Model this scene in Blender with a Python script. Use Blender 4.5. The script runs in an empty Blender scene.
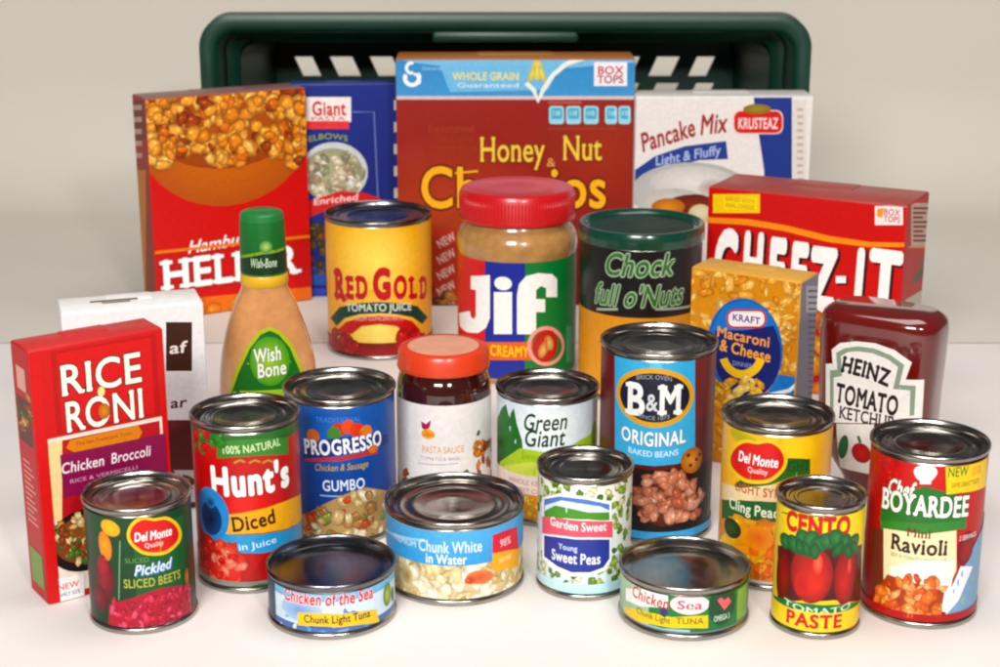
import bpy, bmesh, math, random
import numpy as np
from mathutils import Vector, Matrix

S = bpy.context.scene
C = S.collection
R_ = math.radians

# ------------------------------------------------------------------ camera
CAM_H, CAM_PITCH, CAM_F = 0.45, R_(16.4), 1650.0      # metres, radians, focal length per 1000 units of width
cd = bpy.data.cameras.new('camera')
cd.sensor_width = 36.0
cd.lens = 36.0 * CAM_F / 1000.0
cd.clip_start, cd.clip_end = 0.05, 50.0
cd.dof.use_dof = True
cd.dof.focus_distance = 1.10
cd.dof.aperture_fstop = 14.0
cam = bpy.data.objects.new('camera', cd)
C.objects.link(cam)
cam.location = (0, 0, CAM_H)
cam.rotation_euler = (R_(90) - CAM_PITCH, 0, 0)
S.camera = cam

# ------------------------------------------------------------------ world, lamps, exposure
W = bpy.data.worlds.new('World')
S.world = W
W.use_nodes = True
bg = W.node_tree.nodes['Background']
bg.inputs[0].default_value = (0.95, 0.97, 1.0, 1)
bg.inputs[1].default_value = 0.08

def area(name, loc, target, sx, sy, power, col):
    l = bpy.data.lights.new(name, 'AREA')
    l.shape = 'RECTANGLE'
    l.size, l.size_y, l.energy, l.color = sx, sy, power, col
    o = bpy.data.objects.new(name, l)
    C.objects.link(o)
    o.location = loc
    d = Vector(target) - Vector(loc)
    o.rotation_euler = d.to_track_quat('-Z', 'Y').to_euler()
    return o

area('softbox', (0.20, 1.00, 1.75), (0.0, 1.35, 0.0), 1.5, 0.9, 20.0, (1.0, 0.98, 0.96))
area('front_softbox', (-0.45, -0.80, 1.25), (0.0, 1.35, 0.1), 0.7, 0.5, 38.0, (1.0, 0.98, 0.955))
area('front_lamp', (0.50, -0.60, 1.0), (0.05, 1.3, 0.1), 0.16, 0.16, 12.0, (1.0, 0.98, 0.955))

S.view_settings.view_transform = 'Standard'
S.view_settings.look = 'None'
S.view_settings.exposure = 0.0
S.view_settings.gamma = 1.0
S.view_settings.use_curve_mapping = False
S.cycles.filter_width = 2.2
S.cycles.max_bounces = 8
S.cycles.use_denoising = True

# ------------------------------------------------------------------ materials
def lin(h):
    if not isinstance(h, str):
        return tuple(h)
    h = h.lstrip('#')
    o = []
    for i in (0, 2, 4):
        c = int(h[i:i + 2], 16) / 255.0
        o.append(c / 12.92 if c <= 0.04045 else ((c + 0.055) / 1.055) ** 2.4)
    return tuple(o)

def ink(c):                                            # printing ink is a little deeper and richer than the nominal colour
    c = lin(c)
    g = 0.3 * c[0] + 0.6 * c[1] + 0.1 * c[2]
    return tuple(max(0.0, min(1.0, (g + (v - g) * 1.10))) ** 1.16 for v in c) + (1.0,)

MATS = {}
def mat(name, col='#808080', rough=0.4, metal=0.0, coat=0.0, coat_rough=0.08, var=0.06, scale=60.0, bump=0.0,
        attr=None, aniso=0.0, trans=0.0, spec=0.5, bscale=None, rvar=0.0, sss=0.0):
    m = bpy.data.materials.new(name)
    m.use_nodes = True
    nt = m.node_tree
    b = nt.nodes['Principled BSDF']
    tc = nt.nodes.new('ShaderNodeTexCoord')
    no = nt.nodes.new('ShaderNodeTexNoise')
    no.inputs['Scale'].default_value = scale
    no.inputs['Detail'].default_value = 5
    nt.links.new(tc.outputs['Object'], no.inputs['Vector'])
    mr = nt.nodes.new('ShaderNodeMapRange')
    mr.inputs['From Min'].default_value = 0.3
    mr.inputs['From Max'].default_value = 0.7
    mr.inputs['To Min'].default_value = 1 - var
    mr.inputs['To Max'].default_value = 1 + var
    nt.links.new(no.outputs['Fac'], mr.inputs['Value'])
    mul = nt.nodes.new('ShaderNodeVectorMath')
    mul.operation = 'SCALE'
    if attr:
        a = nt.nodes.new('ShaderNodeAttribute')
        a.attribute_name = attr
        nt.links.new(a.outputs['Color'], mul.inputs[0])
    else:
        mul.inputs[0].default_value = lin(col)
    nt.links.new(mr.outputs['Result'], mul.inputs['Scale'])
    nt.links.new(mul.outputs['Vector'], b.inputs['Base Color'])
    b.inputs['Roughness'].default_value = rough
    if rvar:
        r2 = nt.nodes.new('ShaderNodeMapRange')
        r2.inputs['To Min'].default_value = rough - rvar
        r2.inputs['To Max'].default_value = rough + rvar
        nt.links.new(no.outputs['Fac'], r2.inputs['Value'])
        nt.links.new(r2.outputs['Result'], b.inputs['Roughness'])
    b.inputs['Metallic'].default_value = metal
    b.inputs['Coat Weight'].default_value = coat
    b.inputs['Coat Roughness'].default_value = coat_rough
    b.inputs['Specular IOR Level'].default_value = spec
    b.inputs['Transmission Weight'].default_value = trans
    if sss:
        b.inputs['Subsurface Weight'].default_value = sss
        b.inputs['Subsurface Scale'].default_value = 0.004
    if aniso:
        b.inputs['Anisotropic'].default_value = aniso
        t = nt.nodes.new('ShaderNodeTangent')
        t.direction_type = 'RADIAL'
        t.axis = 'Z'
        nt.links.new(t.outputs['Tangent'], b.inputs['Tangent'])
    if bump:
        n2 = nt.nodes.new('ShaderNodeTexNoise')
        n2.inputs['Scale'].default_value = bscale or scale
        n2.inputs['Detail'].default_value = 3
        nt.links.new(tc.outputs['Object'], n2.inputs['Vector'])
        bp = nt.nodes.new('ShaderNodeBump')
        bp.inputs['Strength'].default_value = bump
        bp.inputs['Distance'].default_value = 0.002
        nt.links.new(n2.outputs['Fac'], bp.inputs['Height'])
        nt.links.new(bp.outputs['Normal'], b.inputs['Normal'])
    MATS[name] = m
    return m

PAPER = mat('printed_paper_label', attr='print', rough=0.42, var=0.06, scale=240, coat=0.12, coat_rough=0.15, spec=0.35, bump=0.05, bscale=45)
CARTON = mat('printed_carton', attr='print', rough=0.46, var=0.06, scale=260, coat=0.08, coat_rough=0.2, spec=0.3, bump=0.10, bscale=22)
STEEL = mat('tinplate_steel', '#a9a39b', rough=0.20, metal=1.0, var=0.10, scale=90, aniso=0.65, bump=0.03, rvar=0.07)
LIDSTEEL = mat('tinplate_lid', '#9a948d', rough=0.19, metal=1.0, var=0.14, scale=120, aniso=0.75, bump=0.05, rvar=0.08)
DARKLID = mat('tinplate_lid_dark_reflection', '#77777c', rough=0.20, metal=1.0, var=0.12, scale=90, aniso=0.7, bump=0.04, rvar=0.06)  # plain tinplate lid, with the dark reflection put into its base colour

# ------------------------------------------------------------------ object helpers
def tag(o, label, cat, group=None):
    o['label'] = label
    o['category'] = cat
    if group:
        o['group'] = group
    return o

def thing(name, label, cat, loc, yaw=0.0, group=None):
    o = bpy.data.objects.new(name, None)
    o.empty_display_size = 0.02
    C.objects.link(o)
    o.location = loc
    o.rotation_euler = (0, 0, yaw)
    return tag(o, label, cat, group)

def link_bm(name, bm, m, parent=None, smooth=True, angle=38):
    me = bpy.data.meshes.new(name)
    bmesh.ops.recalc_face_normals(bm, faces=bm.faces[:])
    bm.to_mesh(me)
    bm.free()
    if smooth:
        me.polygons.foreach_set('use_smooth', [True] * len(me.polygons))
        me.set_sharp_from_angle(angle=R_(angle))
    o = bpy.data.objects.new(name, me)
    C.objects.link(o)
    if parent:
        o.parent = parent
    me.materials.append(m)
    return o

def lathe(profile, segs=112, bm=None, sx=1.0, sy=1.0):
    bm = bm or bmesh.new()
    rings = []
    for r, z in profile:
        if r < 1e-6:
            rings.append([bm.verts.new((0, 0, z))])
        else:
            rings.append([bm.verts.new((r * sx * math.cos(2 * math.pi * i / segs), r * sy * math.sin(2 * math.pi * i / segs), z)) for i in range(segs)])
    for a, b in zip(rings, rings[1:]):
        for i in range(segs):
            j = (i + 1) % segs
            if len(a) == 1 and len(b) == 1:
                continue
            if len(a) == 1:
                bm.faces.new((a[0], b[i], b[j]))
            elif len(b) == 1:
                bm.faces.new((a[i], b[0], a[j]))
            else:
                bm.faces.new((a[i], b[i], b[j], a[j]))
    return bm

def box_bm(x0, x1, y0, y1, z0, z1, bev=0.0, bm=None, segs=2):
    own = bmesh.new()
    bmesh.ops.create_cube(own, size=1.0)
    for v in own.verts:
        v.co = Vector((x0 + (v.co.x + .5) * (x1 - x0), y0 + (v.co.y + .5) * (y1 - y0), z0 + (v.co.z + .5) * (z1 - z0)))
    if bev:
        bmesh.ops.bevel(own, geom=own.edges[:], offset=bev, segments=segs, profile=0.5, affect='EDGES')
    if bm is None:
        return own
    me = bpy.data.meshes.new('tmp')
    own.to_mesh(me)
    own.free()
    bm.from_mesh(me)
    bpy.data.meshes.remove(me)
    return bm

# ------------------------------------------------------------------ type: letter shapes
_G, _A = {}, {}
def _mesh_of(body, bold):
    cu = bpy.data.curves.new('type', 'FONT')
    cu.body = body
    cu.offset = bold
    cu.resolution_u = 4
    ob = bpy.data.objects.new('type', cu)
    me = ob.to_mesh()
    vs = [(v.co.x, v.co.y) for v in me.vertices]
    fs = [tuple(p.vertices) for p in me.polygons]
    ob.to_mesh_clear()
    bpy.data.objects.remove(ob)
    bpy.data.curves.remove(cu)
    return vs, fs
def glyph(c, bold):
    k = (c, round(bold, 4))
    if k not in _G:
        _G[k] = _mesh_of(c, bold)
    return _G[k]
def advance(c):
    if c not in _A:
        def wid(s):
            v = _mesh_of(s, 0)[0]
            return max(p[0] for p in v) - min(p[0] for p in v)
        _A[c] = wid('H' + c + 'H') - wid('HH')
    return _A[c]
CAP = 0.727
STEMS = {'H': ((0, 1), (0, 1)), 'E': ((0,), (0,)), 'L': ((0,), (0,)), 'R': ((0, 1), (0,)), 'P': ((0,), (0,)), 'B': ((0,), (0,)), 'D': ((0,), (0,)),
         'I': ((.5,), (.5,)), 'T': ((.5,), ()), 'N': ((0,), (0, 1)), 'M': ((0, 1), (0, 1)), 'A': ((0, 1), ()), 'Y': ((.5,), (0, 1)), 'F': ((0,), (0,)),
         'K': ((0, 1), (0, 1)), 'U': ((), (0, 1)), 'n': ((0, 1), (0,)), 'h': ((0, 1), (0,)), 'i': ((.5,), ()), 'r': ((0,), (0,)), 'u': ((1,), (0, 1)),
         'l': ((.5,), (.5,)), 'm': ((0, 1), (0,))}

# ------------------------------------------------------------------ printed artwork: flat shapes in ink, laid on a surface
class Art:
    """P turns drawing units into metres on the unrolled surface; kx, ky are metres per drawing unit."""
    def __init__(s, P, kx, ky, seed=1):
        s.P, s.kx, s.ky = P, kx, ky
        s.bm = bmesh.new()
        s.cl = s.bm.loops.layers.float_color.new('print')
        s.z = 0.0
        s.rnd = random.Random(seed)
    def raw(s, pts, faces, cols, dz=8e-6):
        s.z += dz
        vs = [s.bm.verts.new((p[0], p[1], s.z)) for p in pts]
        one = not isinstance(cols, list)
        if one:
            cc = ink(cols)
        else:
            cc = [ink(c) for c in cols]
        for f in faces:
            try:
                fa = s.bm.faces.new([vs[i] for i in f])
            except ValueError:
                continue
            for lp, i in zip(fa.loops, f):
                lp[s.cl] = cc if one else cc[i]
    def fill(s, x0, x1, y0, y1, c, c2=None):               # metres; c at top, c2 at bottom
        s.raw([(x0, y0), (x1, y0), (x1, y1), (x0, y1)], [(0, 1, 2, 3)], c if c2 is None else [c2, c2, c, c])
    def poly(s, pts, c, sub=1, cols=None):
        q, cs = [], []
        n = len(pts)
        for i in range(n):
            a, b = pts[i], pts[(i + 1) % n]
            for k in range(sub):
                t = k / sub
                q.append(s.P(a[0] + (b[0] - a[0]) * t, a[1] + (b[1] - a[1]) * t))
                if cols:
                    ca, cb = lin(cols[i]), lin(cols[(i + 1) % n])
                    cs.append(tuple(ca[j] + (cb[j] - ca[j]) * t for j in range(3)))
        s.raw(q, [tuple(range(len(q)))], cs if cols else c)
    def rect(s, x0, y0, x1, y1, c, c2=None, sub=6):
        s.poly([(x0, y0), (x1, y0), (x1, y1), (x0, y1)], c, sub, [c, c, c2, c2] if c2 else None)
    def round_rect(s, x0, y0, x1, y1, r, c):
        p = []
        for cx, cy, a0 in ((x1 - r, y1 - r, 0), (x0 + r, y1 - r, 90), (x0 + r, y0 + r, 180), (x1 - r, y0 + r, 270)):
            for k in range(6):
                a = R_(a0 + k * 18)
                p.append((cx + r * math.cos(a), cy + r * math.sin(a)))
        s.poly(p, c)
    def ell(s, x, y, rx, ry, c, edge=None, rot=0.0, n=20, dz=8e-6, off=(0, 0)):
        ox, oy = s.P(x, y)
        ca, sa = math.cos(rot), math.sin(rot)
        pts, cols = [(ox + off[0] * rx * s.kx, oy - off[1] * ry * s.ky)], [c]
        for k in range(n):
            a = 2 * math.pi * k / n
            u, v = rx * math.cos(a), ry * math.sin(a)
            pts.append((ox + (u * ca - v * sa) * s.kx, oy - (u * sa + v * ca) * s.ky))
            cols.append(edge or c)
        s.raw(pts, [(0, 1 + k, 1 + (k + 1) % n) for k in range(n)], cols, dz)
    def line(s, pts, w, c):
        q = [s.P(*p) for p in pts]
        L, Rr = [], []
        for i, p in enumerate(q):
            a, b = q[max(i - 1, 0)], q[min(i + 1, len(q) - 1)]
            dx, dy = b[0] - a[0], b[1] - a[1]
            d = math.hypot(dx, dy) or 1
            h = w * s.kx / 2
            L.append((p[0] - dy / d * h, p[1] + dx / d * h))
            Rr.append((p[0] + dy / d * h, p[1] - dx / d * h))
        n = len(q)
        s.raw(L + Rr, [(i, i + 1, n + i + 1, n + i) for i in range(n - 1)], c)
    def ring(s, x, y, rx, ry, w, c, rot=0.0, a0=0, a1=360, n=30):
        p = []
        for k in range(n + 1):
            a = R_(a0 + (a1 - a0) * k / n)
            u, v = rx * math.cos(a), ry * math.sin(a)
            p.append((x + u * math.cos(rot) - v * math.sin(rot), y - (u * math.sin(rot) + v * math.cos(rot))))
        s.line(p, w, c)
    def blobs(s, inside, box, n, size, pal, dark=0.45, seed=None, asp=(0.55, 1.0)):
        """overlapping pieces of food as a printed picture"""
        rn = random.Random(seed) if seed is not None else s.rnd
        x0, y0, x1, y1 = box
        for _ in range(n):
            for _t in range(30):
                x, y = rn.uniform(x0, x1), rn.uniform(y0, y1)
                if inside is None or inside(x, y):
                    break
            else:
                continue
            r = rn.uniform(*size)
            c = lin(rn.choice(pal))
            d = tuple(v * dark for v in c)
            s.piece(x, y, r, r * rn.uniform(*asp), c, d, rn)
    def piece(s, x, y, rx, ry, c, d, rn):
        ox, oy = s.P(x, y)
        rot = rn.uniform(0, 3.14)
        ca, sa = math.cos(rot), math.sin(rot)
        n = 11
        pts, cols = [(ox, oy)], [c]
        for ring_, f in ((0, .55), (1, 1.0)):
            for k in range(n):
                a = 2 * math.pi * k / n
                j = rn.uniform(.72, 1.18) * f
                u, v = rx * j * math.cos(a), ry * j * math.sin(a)
                pts.append((ox + (u * ca - v * sa) * s.kx, oy - (u * sa + v * ca) * s.ky))
                m = rn.uniform(.75, 1.25) if ring_ == 0 else rn.uniform(.8, 1.3)
                cols.append(tuple(min(q * m, 1) for q in (c if ring_ == 0 else d)))
        f = [(0, 1 + k, 1 + (k + 1) % n) for k in range(n)]
        f += [(1 + k, 1 + n + k, 1 + n + (k + 1) % n, 1 + (k + 1) % n) for k in range(n)]
        s.raw(pts, f, cols, 2e-6)
        if rx > 3:
            s.ell(x + rn.uniform(-.3, .3) * rx, y - rn.uniform(0, .45) * ry, rx * .22, ry * .16, tuple(min(q * 1.7 + .06, 1) for q in c), None, rot, 7, 1e-6)
    def text(s, body, x, y, h, w=None, c='#ffffff', bold=0.02, shear=0.0, rot=0.0, out=None, outw=0.05, serif=0.0, arch=0.0, track=0.0, shadow=None):
        if shadow:
            s.text(body, x + shadow[1], y + shadow[2], h, w, shadow[0], bold, shear, rot, None, 0, serif, arch, track)
        if h < 13:
            bold = min(bold, 0.022)
        for b, col, grow in (((bold + outw, out, outw),) if out else ()) + ((bold, c, 0),):
            pen, items = 0.0, []
            for ch in body:
                if ch == ' ':
                    pen += 0.26 + track
                    continue
                vs, fs = glyph(ch, 0.0)
                items.append((pen, vs, fs, ch))
                pen += advance(ch) + track + bold * 1.3
            tot = pen - track
            sy = h / CAP
            sx = (w / tot) if w else sy * s.ky / s.kx
            ox, oy = s.P(x, y)
            ca, sa = math.cos(rot), math.sin(rot)
            pts, faces = [], []
            def put(px, py):
                u = (px - tot / 2) * sx + (py - CAP / 2) * shear * sy
                v = (py - CAP / 2) * sy
                if arch:
                    v += arch * (1 - (2 * u / (w or tot * sx)) ** 2)
                pts.append((ox + (u * ca - v * sa) * s.kx, oy + (u * sa + v * ca) * s.ky))
            ns = 0 if b < 0.008 else (6 if h < 13 else 10)
            for dx, dy in [(b * math.cos(2 * math.pi * k / ns), b * math.sin(2 * math.pi * k / ns)) for k in range(ns)] + [(0, 0)]:
                pts.clear()
                faces.clear()
                for p0, vs, fs, ch in items:
                    base = len(pts)
                    for vx, vy in vs:
                        put(p0 + vx + dx, vy + dy)
                    for f in fs:
                        faces.append(tuple(base + i for i in f))
                s.raw(list(pts), faces, col, 1.2e-6)
            s.z += 5e-6
            if serif:
                for p0, vs, fs, ch in items:
                    if ch not in STEMS:
                        continue
                    g0, g1 = min(v[0] for v in vs), max(v[0] for v in vs)
                    top = max(v[1] for v in vs)
                    st = 0.055
                    for ys, lst in ((0.0, STEMS[ch][0]), (top, STEMS[ch][1])):
                        for f in lst:
                            cx = p0 + g0 + st + (g1 - g0 - 2 * st) * f
                            hw, th = serif + b, 0.03 + b * 0.9
                            ya, yb = (ys - grow * .5, ys + th * 1.6) if ys == 0 else (ys - th * 1.6, ys + grow * .5)
                            n0 = len(pts)
                            q = [(cx - hw, ya), (cx + hw, ya), (cx + hw, yb), (cx - hw, yb)]
                            pts.clear()
                            for a in q:
                                put(*a)
                            s.raw(list(pts), [(0, 1, 2, 3)], col, 2e-6)
    def finish(s, name, m, parent, mapfn, bounds, xs=(), ys=()):
        bm = s.bm
        bmesh.ops.triangulate(bm, faces=[f for f in bm.faces if len(f.verts) > 4])
        x0, x1, y0, y1 = bounds
        for co, no in (((x0, 0, 0), (-1, 0, 0)), ((x1, 0, 0), (1, 0, 0)), ((0, y0, 0), (0, -1, 0)), ((0, y1, 0), (0, 1, 0))):
            bmesh.ops.bisect_plane(bm, geom=bm.verts[:] + bm.edges[:] + bm.faces[:], dist=1e-7, plane_co=co, plane_no=no, clear_outer=True)
        for x in xs:
            bmesh.ops.bisect_plane(bm, geom=bm.verts[:] + bm.edges[:] + bm.faces[:], dist=1e-7, plane_co=(x, 0, 0), plane_no=(1, 0, 0))
        for y in ys:
            bmesh.ops.bisect_plane(bm, geom=bm.verts[:] + bm.edges[:] + bm.faces[:], dist=1e-7, plane_co=(0, y, 0), plane_no=(0, 1, 0))
        for f in bm.faces:
            f.normal_update()
        flip = [f for f in bm.faces if f.normal.z < 0]
        bmesh.ops.reverse_faces(bm, faces=flip)
        nrm = []
        for v in bm.verts:
            p, n = mapfn(v.co.x, v.co.y, v.co.z + 1.5e-4)
            v.co = p
            nrm.append(n)
        me = bpy.data.meshes.new(name)
        bm.to_mesh(me)
        bm.free()
        me.polygons.foreach_set('use_smooth', [True] * len(me.polygons))
        me.normals_split_custom_set_from_vertices(nrm)
        me.materials.append(m)
        o = bpy.data.objects.new(name, me)
        C.objects.link(o)
        o.parent = parent
        return o

cp, sp = math.cos(CAM_PITCH), math.sin(CAM_PITCH)
def draw_ray(px, py):
    a, b = (px - 500) / CAM_F, -(py - 333.5) / CAM_F
    return Vector((0, 0, CAM_H)), Vector((a, cp + b * sp, -sp + b * cp))
def draw_px(p):
    z = p[2] - CAM_H
    d = p[1] * cp - z * sp
    return 500 + CAM_F * p[0] / d, 333.5 - CAM_F * (p[1] * sp + z * cp) / d

class RoundArt(Art):
    """artwork wrapped on a round can or jar of radius r, from z0 to z0+h"""
    def __init__(s, root, r, z0, h, base, base2=None, seed=1):
        loc, yaw = root.location.copy(), root.rotation_euler.z
        Mi = Matrix.Rotation(-yaw, 4, 'Z')
        s.r, s.z0, s.h, s.root = r, z0, h, root
        d0 = loc.y * cp - (z0 + h / 2 - CAM_H) * sp - r
        k = d0 / CAM_F
        cx = draw_px(loc)[0]
        def P(px, py):
            ext = 0.0
            lim = r / k * 0.965
            q = px
            mid = draw_px((loc.x, loc.y, z0 + h / 2))[0]
            if abs(px - mid) > lim:
                q = mid + math.copysign(lim, px - mid)
                ext = (px - q) * k * 2.2
            o, d = draw_ray(q, py)
            o = Mi @ (o - loc)
            d = Mi @ d
            A, B, Cc = d.x ** 2 + d.y ** 2, o.x * d.x + o.y * d.y, o.x ** 2 + o.y ** 2 - r * r
            t = (-B - math.sqrt(max(B * B - A * Cc, 0))) / A
            p = o + d * t
            return r * math.atan2(p.x, -p.y) + ext, p.z - z0
        Art.__init__(s, P, k, k / math.cos(CAM_PITCH + 0.08), seed)
        s.fill(-math.pi * r, math.pi * r, 0, h, base, base2)
        s.back = h > 0.05
    def back_print(s):                                     # facts panel and bar code round the back of the label
        r, h = s.r, s.h
        x = r * R_(118)
        s.fill(x, x + r * .75, h * .12, h * .88, '#f2efe8')
        for k in range(18):
            y = h * (.83 - k * .038)
            s.fill(x + r * .06, x + r * (.66 if k % 3 else .45), y, y + h * (.012 if k else .03), '#2a2a2c')
        x = -r * R_(150)
        s.fill(x, x + r * .6, h * .15, h * .42, '#f4f2ee')
        q = x + r * .06
        rn = random.Random(4)
        while q < x + r * .52:
            w_ = rn.uniform(.0003, .0009)
            s.fill(q, q + w_, h * .2, h * .4, '#1a1a1c')
            q += w_ + rn.uniform(.0004, .0009)
    def band(s, v0, v1, c, c2=None):                       # fractions of the height, all the way round
        s.fill(-math.pi * s.r, math.pi * s.r, v0 * s.h, v1 * s.h, c2 or c, c)
    def done(s, m=PAPER, name='label'):
        r, z0 = s.r, s.z0
        if s.back:
            s.back_print()
        def f(x, y, z):
            a = x / r
            n = Vector((math.sin(a), -math.cos(a), 0))
            return n * (r + z) + Vector((0, 0, z0 + y)), n
        e = math.pi * r
        xs = [r * R_(a) for a in range(-176, 180, 4)]
        return s.finish(name, m, s.root, f, (-e * 0.999, e * 0.999, 0, s.h), xs)

class FaceArt(Art):
    """artwork on one flat face of a carton: o = lower left corner, ex along, n outward (all local)"""
    def __init__(s, root, o, ex, n, w, h, base, base2=None, seed=1, bend=None):
        M = Matrix.Translation(root.location) @ Matrix.Rotation(root.rotation_euler.z, 4, 'Z')
        o, ex, n = Vector(o), Vector(ex), Vector(n)
        wo, wx, wn = M @ o, M.to_3x3() @ ex, M.to_3x3() @ n
        def P(px, py):
            ro, rd = draw_ray(px, py)
            t = (wo - ro).dot(wn) / rd.dot(wn)
            p = ro + rd * t - wo
            return p.dot(wx), p.z
        c = draw_px(wo + wx * w / 2 + Vector((0, 0, h * .7)))
        a, b = P(c[0] - 1, c[1]), P(c[0] + 1, c[1])
        a2, b2 = P(c[0], c[1] - 1), P(c[0], c[1] + 1)
        s.o, s.ex, s.n, s.w, s.h, s.root, s.bend = o, ex, n, w, h, root, bend
        Art.__init__(s, P, abs(b[0] - a[0]) / 2, abs(a2[1] - b2[1]) / 2, seed)
        if base:
            s.fill(0, w, 0, h, base, base2)
    def done(s, name, m=CARTON, marg=0.0006, xs=(), ys=()):
        o, ex, n = s.o, s.ex, s.n
        if s.bend:
            f = s.bend
        else:
            def f(x, y, z):
                return o + ex * x + Vector((0, 0, y)) + n * z, n
        return s.finish(name, m, s.root, f, (marg, s.w - marg, marg, s.h - marg), xs, ys)

# ------------------------------------------------------------------ the setting
TABLE = mat('white_table_sheet', '#e6e0db', rough=0.6, var=0.015, scale=7, bump=0.02, bscale=300)
BACK = mat('beige_backdrop_paper', '#d8d0c4', rough=0.85, var=0.02, scale=3, bump=0.03, bscale=200)
bm = box_bm(-1.6, 1.6, -0.3, 2.6, -0.04, -0.0012, 0.002)
o = link_bm('tabletop', bm, BACK)
o['kind'] = 'structure'
bm = box_bm(-1.5, 1.5, -0.2, 1.495, -0.0008, 0.0, 0.0)
o = link_bm('table_sheet', bm, TABLE, smooth=False)
o['kind'] = 'structure'
bm = bmesh.new()
prof = [(1.50, -0.0006), (2.06, -0.0006)]
for k in range(1, 17):
    a = R_(90 * k / 16)
    prof.append((2.06 + 0.16 * math.sin(a), -0.0006 + 0.16 * (1 - math.cos(a))))
prof.append((2.22, 0.44))
prev = None
for y, z in prof:
    cur = [bm.verts.new((x, y, z)) for x in (-1.5, 1.5)]
    if prev:
        bm.faces.new((prev[0], prev[1], cur[1], cur[0]))
    prev = cur
o = link_bm('backdrop', bm, BACK)
o['kind'] = 'structure'

# ------------------------------------------------------------------ builders
def yaw_to_cam(x, y, turn=0.0):
    return -math.atan2(x, y) + R_(turn)

def can(label, cat, x, y, d, h, turn=0.0, lid=LIDSTEEL, depth=0.0045, rings=True, group='tin cans standing on the table', name='food_can', tab=False):
    """round tin: steel body with rims, recessed lid; returns root, label radius, label z0, label height"""
    t = thing(name, label, cat, (x, y, 0.0), yaw_to_cam(x, y, turn), group)
    R = d / 2
    r = R - 0.0012
    link_bm('body', lathe([(0, 0.003), (r - 0.004, 0.003), (r - 0.002, 0.0004), (R - 0.0004, 0.0), (R, 0.0008), (R, 0.0026), (R - 0.0006, 0.0036), (r - 0.0006, 0.0044), (r, 0.0056),
                           (r, h - 0.0062), (r - 0.0006, h - 0.005), (r - 0.0004, h - 0.0042)]), STEEL, t)
    p = [(r - 0.0003, h - 0.0041), (R - 0.0005, h - 0.0036), (R, h - 0.0028), (R, h - 0.0008), (R - 0.0006, h), (R - 0.0016, h), (R - 0.0023, h - 0.0008),
         (R - 0.0030, h - depth), (R - 0.0042, h - depth - 0.0004)]
    if rings:
        q = R - 0.0042
        zz = h - depth
        for f, dz in ((.93, .0004), (.90, .0010), (.84, .0010), (.81, .0002), (.72, .0002), (.69, .0008), (.62, .0008), (.59, .0001), (.3, 0), (0, 0)):
            p.append((q * f, zz + dz - 0.0004))
    else:
        p += [((R - .0042) * .9, h - depth - 0.0002), ((R - .0042) * .5, h - depth), (0, h - depth)]
    lo = link_bm('lid', lathe(p), lid, t)
    if tab:
        b = bmesh.new()
        zt = h - depth + 0.0018
        n = 28
        oo, ii = [], []
        for k in range(n):
            a = 2 * math.pi * k / n
            oo.append((R * .30 * math.cos(a), -R * .42 + R * .34 * math.sin(a)))
            ii.append((R * .17 * math.cos(a), -R * .50 + R * .17 * math.sin(a)))
        lev = []
        for z in (zt, zt + 0.0012):
            lev.append([b.verts.new((u, v, z)) for u, v in oo])
            lev.append([b.verts.new((u, v, z)) for u, v in ii])
        for k in range(n):
            j = (k + 1) % n
            b.faces.new((lev[2][k], lev[2][j], lev[3][j], lev[3][k]))
            b.faces.new((lev[0][k], lev[1][k], lev[1][j], lev[0][j]))
            b.faces.new((lev[0][k], lev[0][j], lev[2][j], lev[2][k]))
            b.faces.new((lev[1][k], lev[3][k], lev[3][j], lev[1][j]))
        link_bm('pull_tab', b, STEEL, lo)
    return t, r, 0.0046, h - 0.0100

def carton(name, label, cat, fl, yaw_deg, w, d, h, col, top=None, group='cardboard food boxes'):
    """upright carton; fl = front left base corner on the table. Local front face is y = -d/2"""
    a = R_(yaw_deg)
    ex, ey = Vector((math.cos(a), math.sin(a), 0)), Vector((-math.sin(a), math.cos(a), 0))
    c = Vector((fl[0], fl[1], 0)) + ex * w / 2 + ey * d / 2
    t = thing(name, label, cat, c, a, group)
    m = mat(name + '_board', col, rough=0.42, var=0.06, scale=120, coat=0.15, coat_rough=0.25, bump=0.12, bscale=20)
    link_bm('carton', box_bm(-w / 2, w / 2, -d / 2, d / 2, 0.0, h, 0.0009), m, t)
    tm = mat(name + '_flap', top or col, rough=0.42, var=0.06, scale=120, coat=0.15, coat_rough=0.25, bump=0.15, bscale=30)
    b = box_bm(-w / 2 + .0006, w / 2 - .0006, -d / 2 + .0008, d / 2 - .002, h - 0.0002, h + 0.0006, 0.0003)
    box_bm(-w * .16, w * .16, d / 2 - .004 - d * .35, d / 2 - .0018, h + 0.0004, h + 0.0010, 0.0002, b)
    link_bm('top_flap', b, tm, t)
    return t
def front(t, w, d, h, base, base2=None, seed=1):
    return FaceArt(t, (-w / 2, -d / 2, 0), (1, 0, 0), (0, -1, 0), w, h, base, base2, seed)
def left_side(t, w, d, h, base, base2=None, seed=1):
    return FaceArt(t, (-w / 2, d / 2, 0), (0, -1, 0), (-1, 0, 0), d, h, base, base2, seed)
def right_side(t, w, d, h, base, base2=None, seed=1):
    return FaceArt(t, (w / 2, -d / 2, 0), (0, 1, 0), (1, 0, 0), d, h, base, base2, seed)

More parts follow.
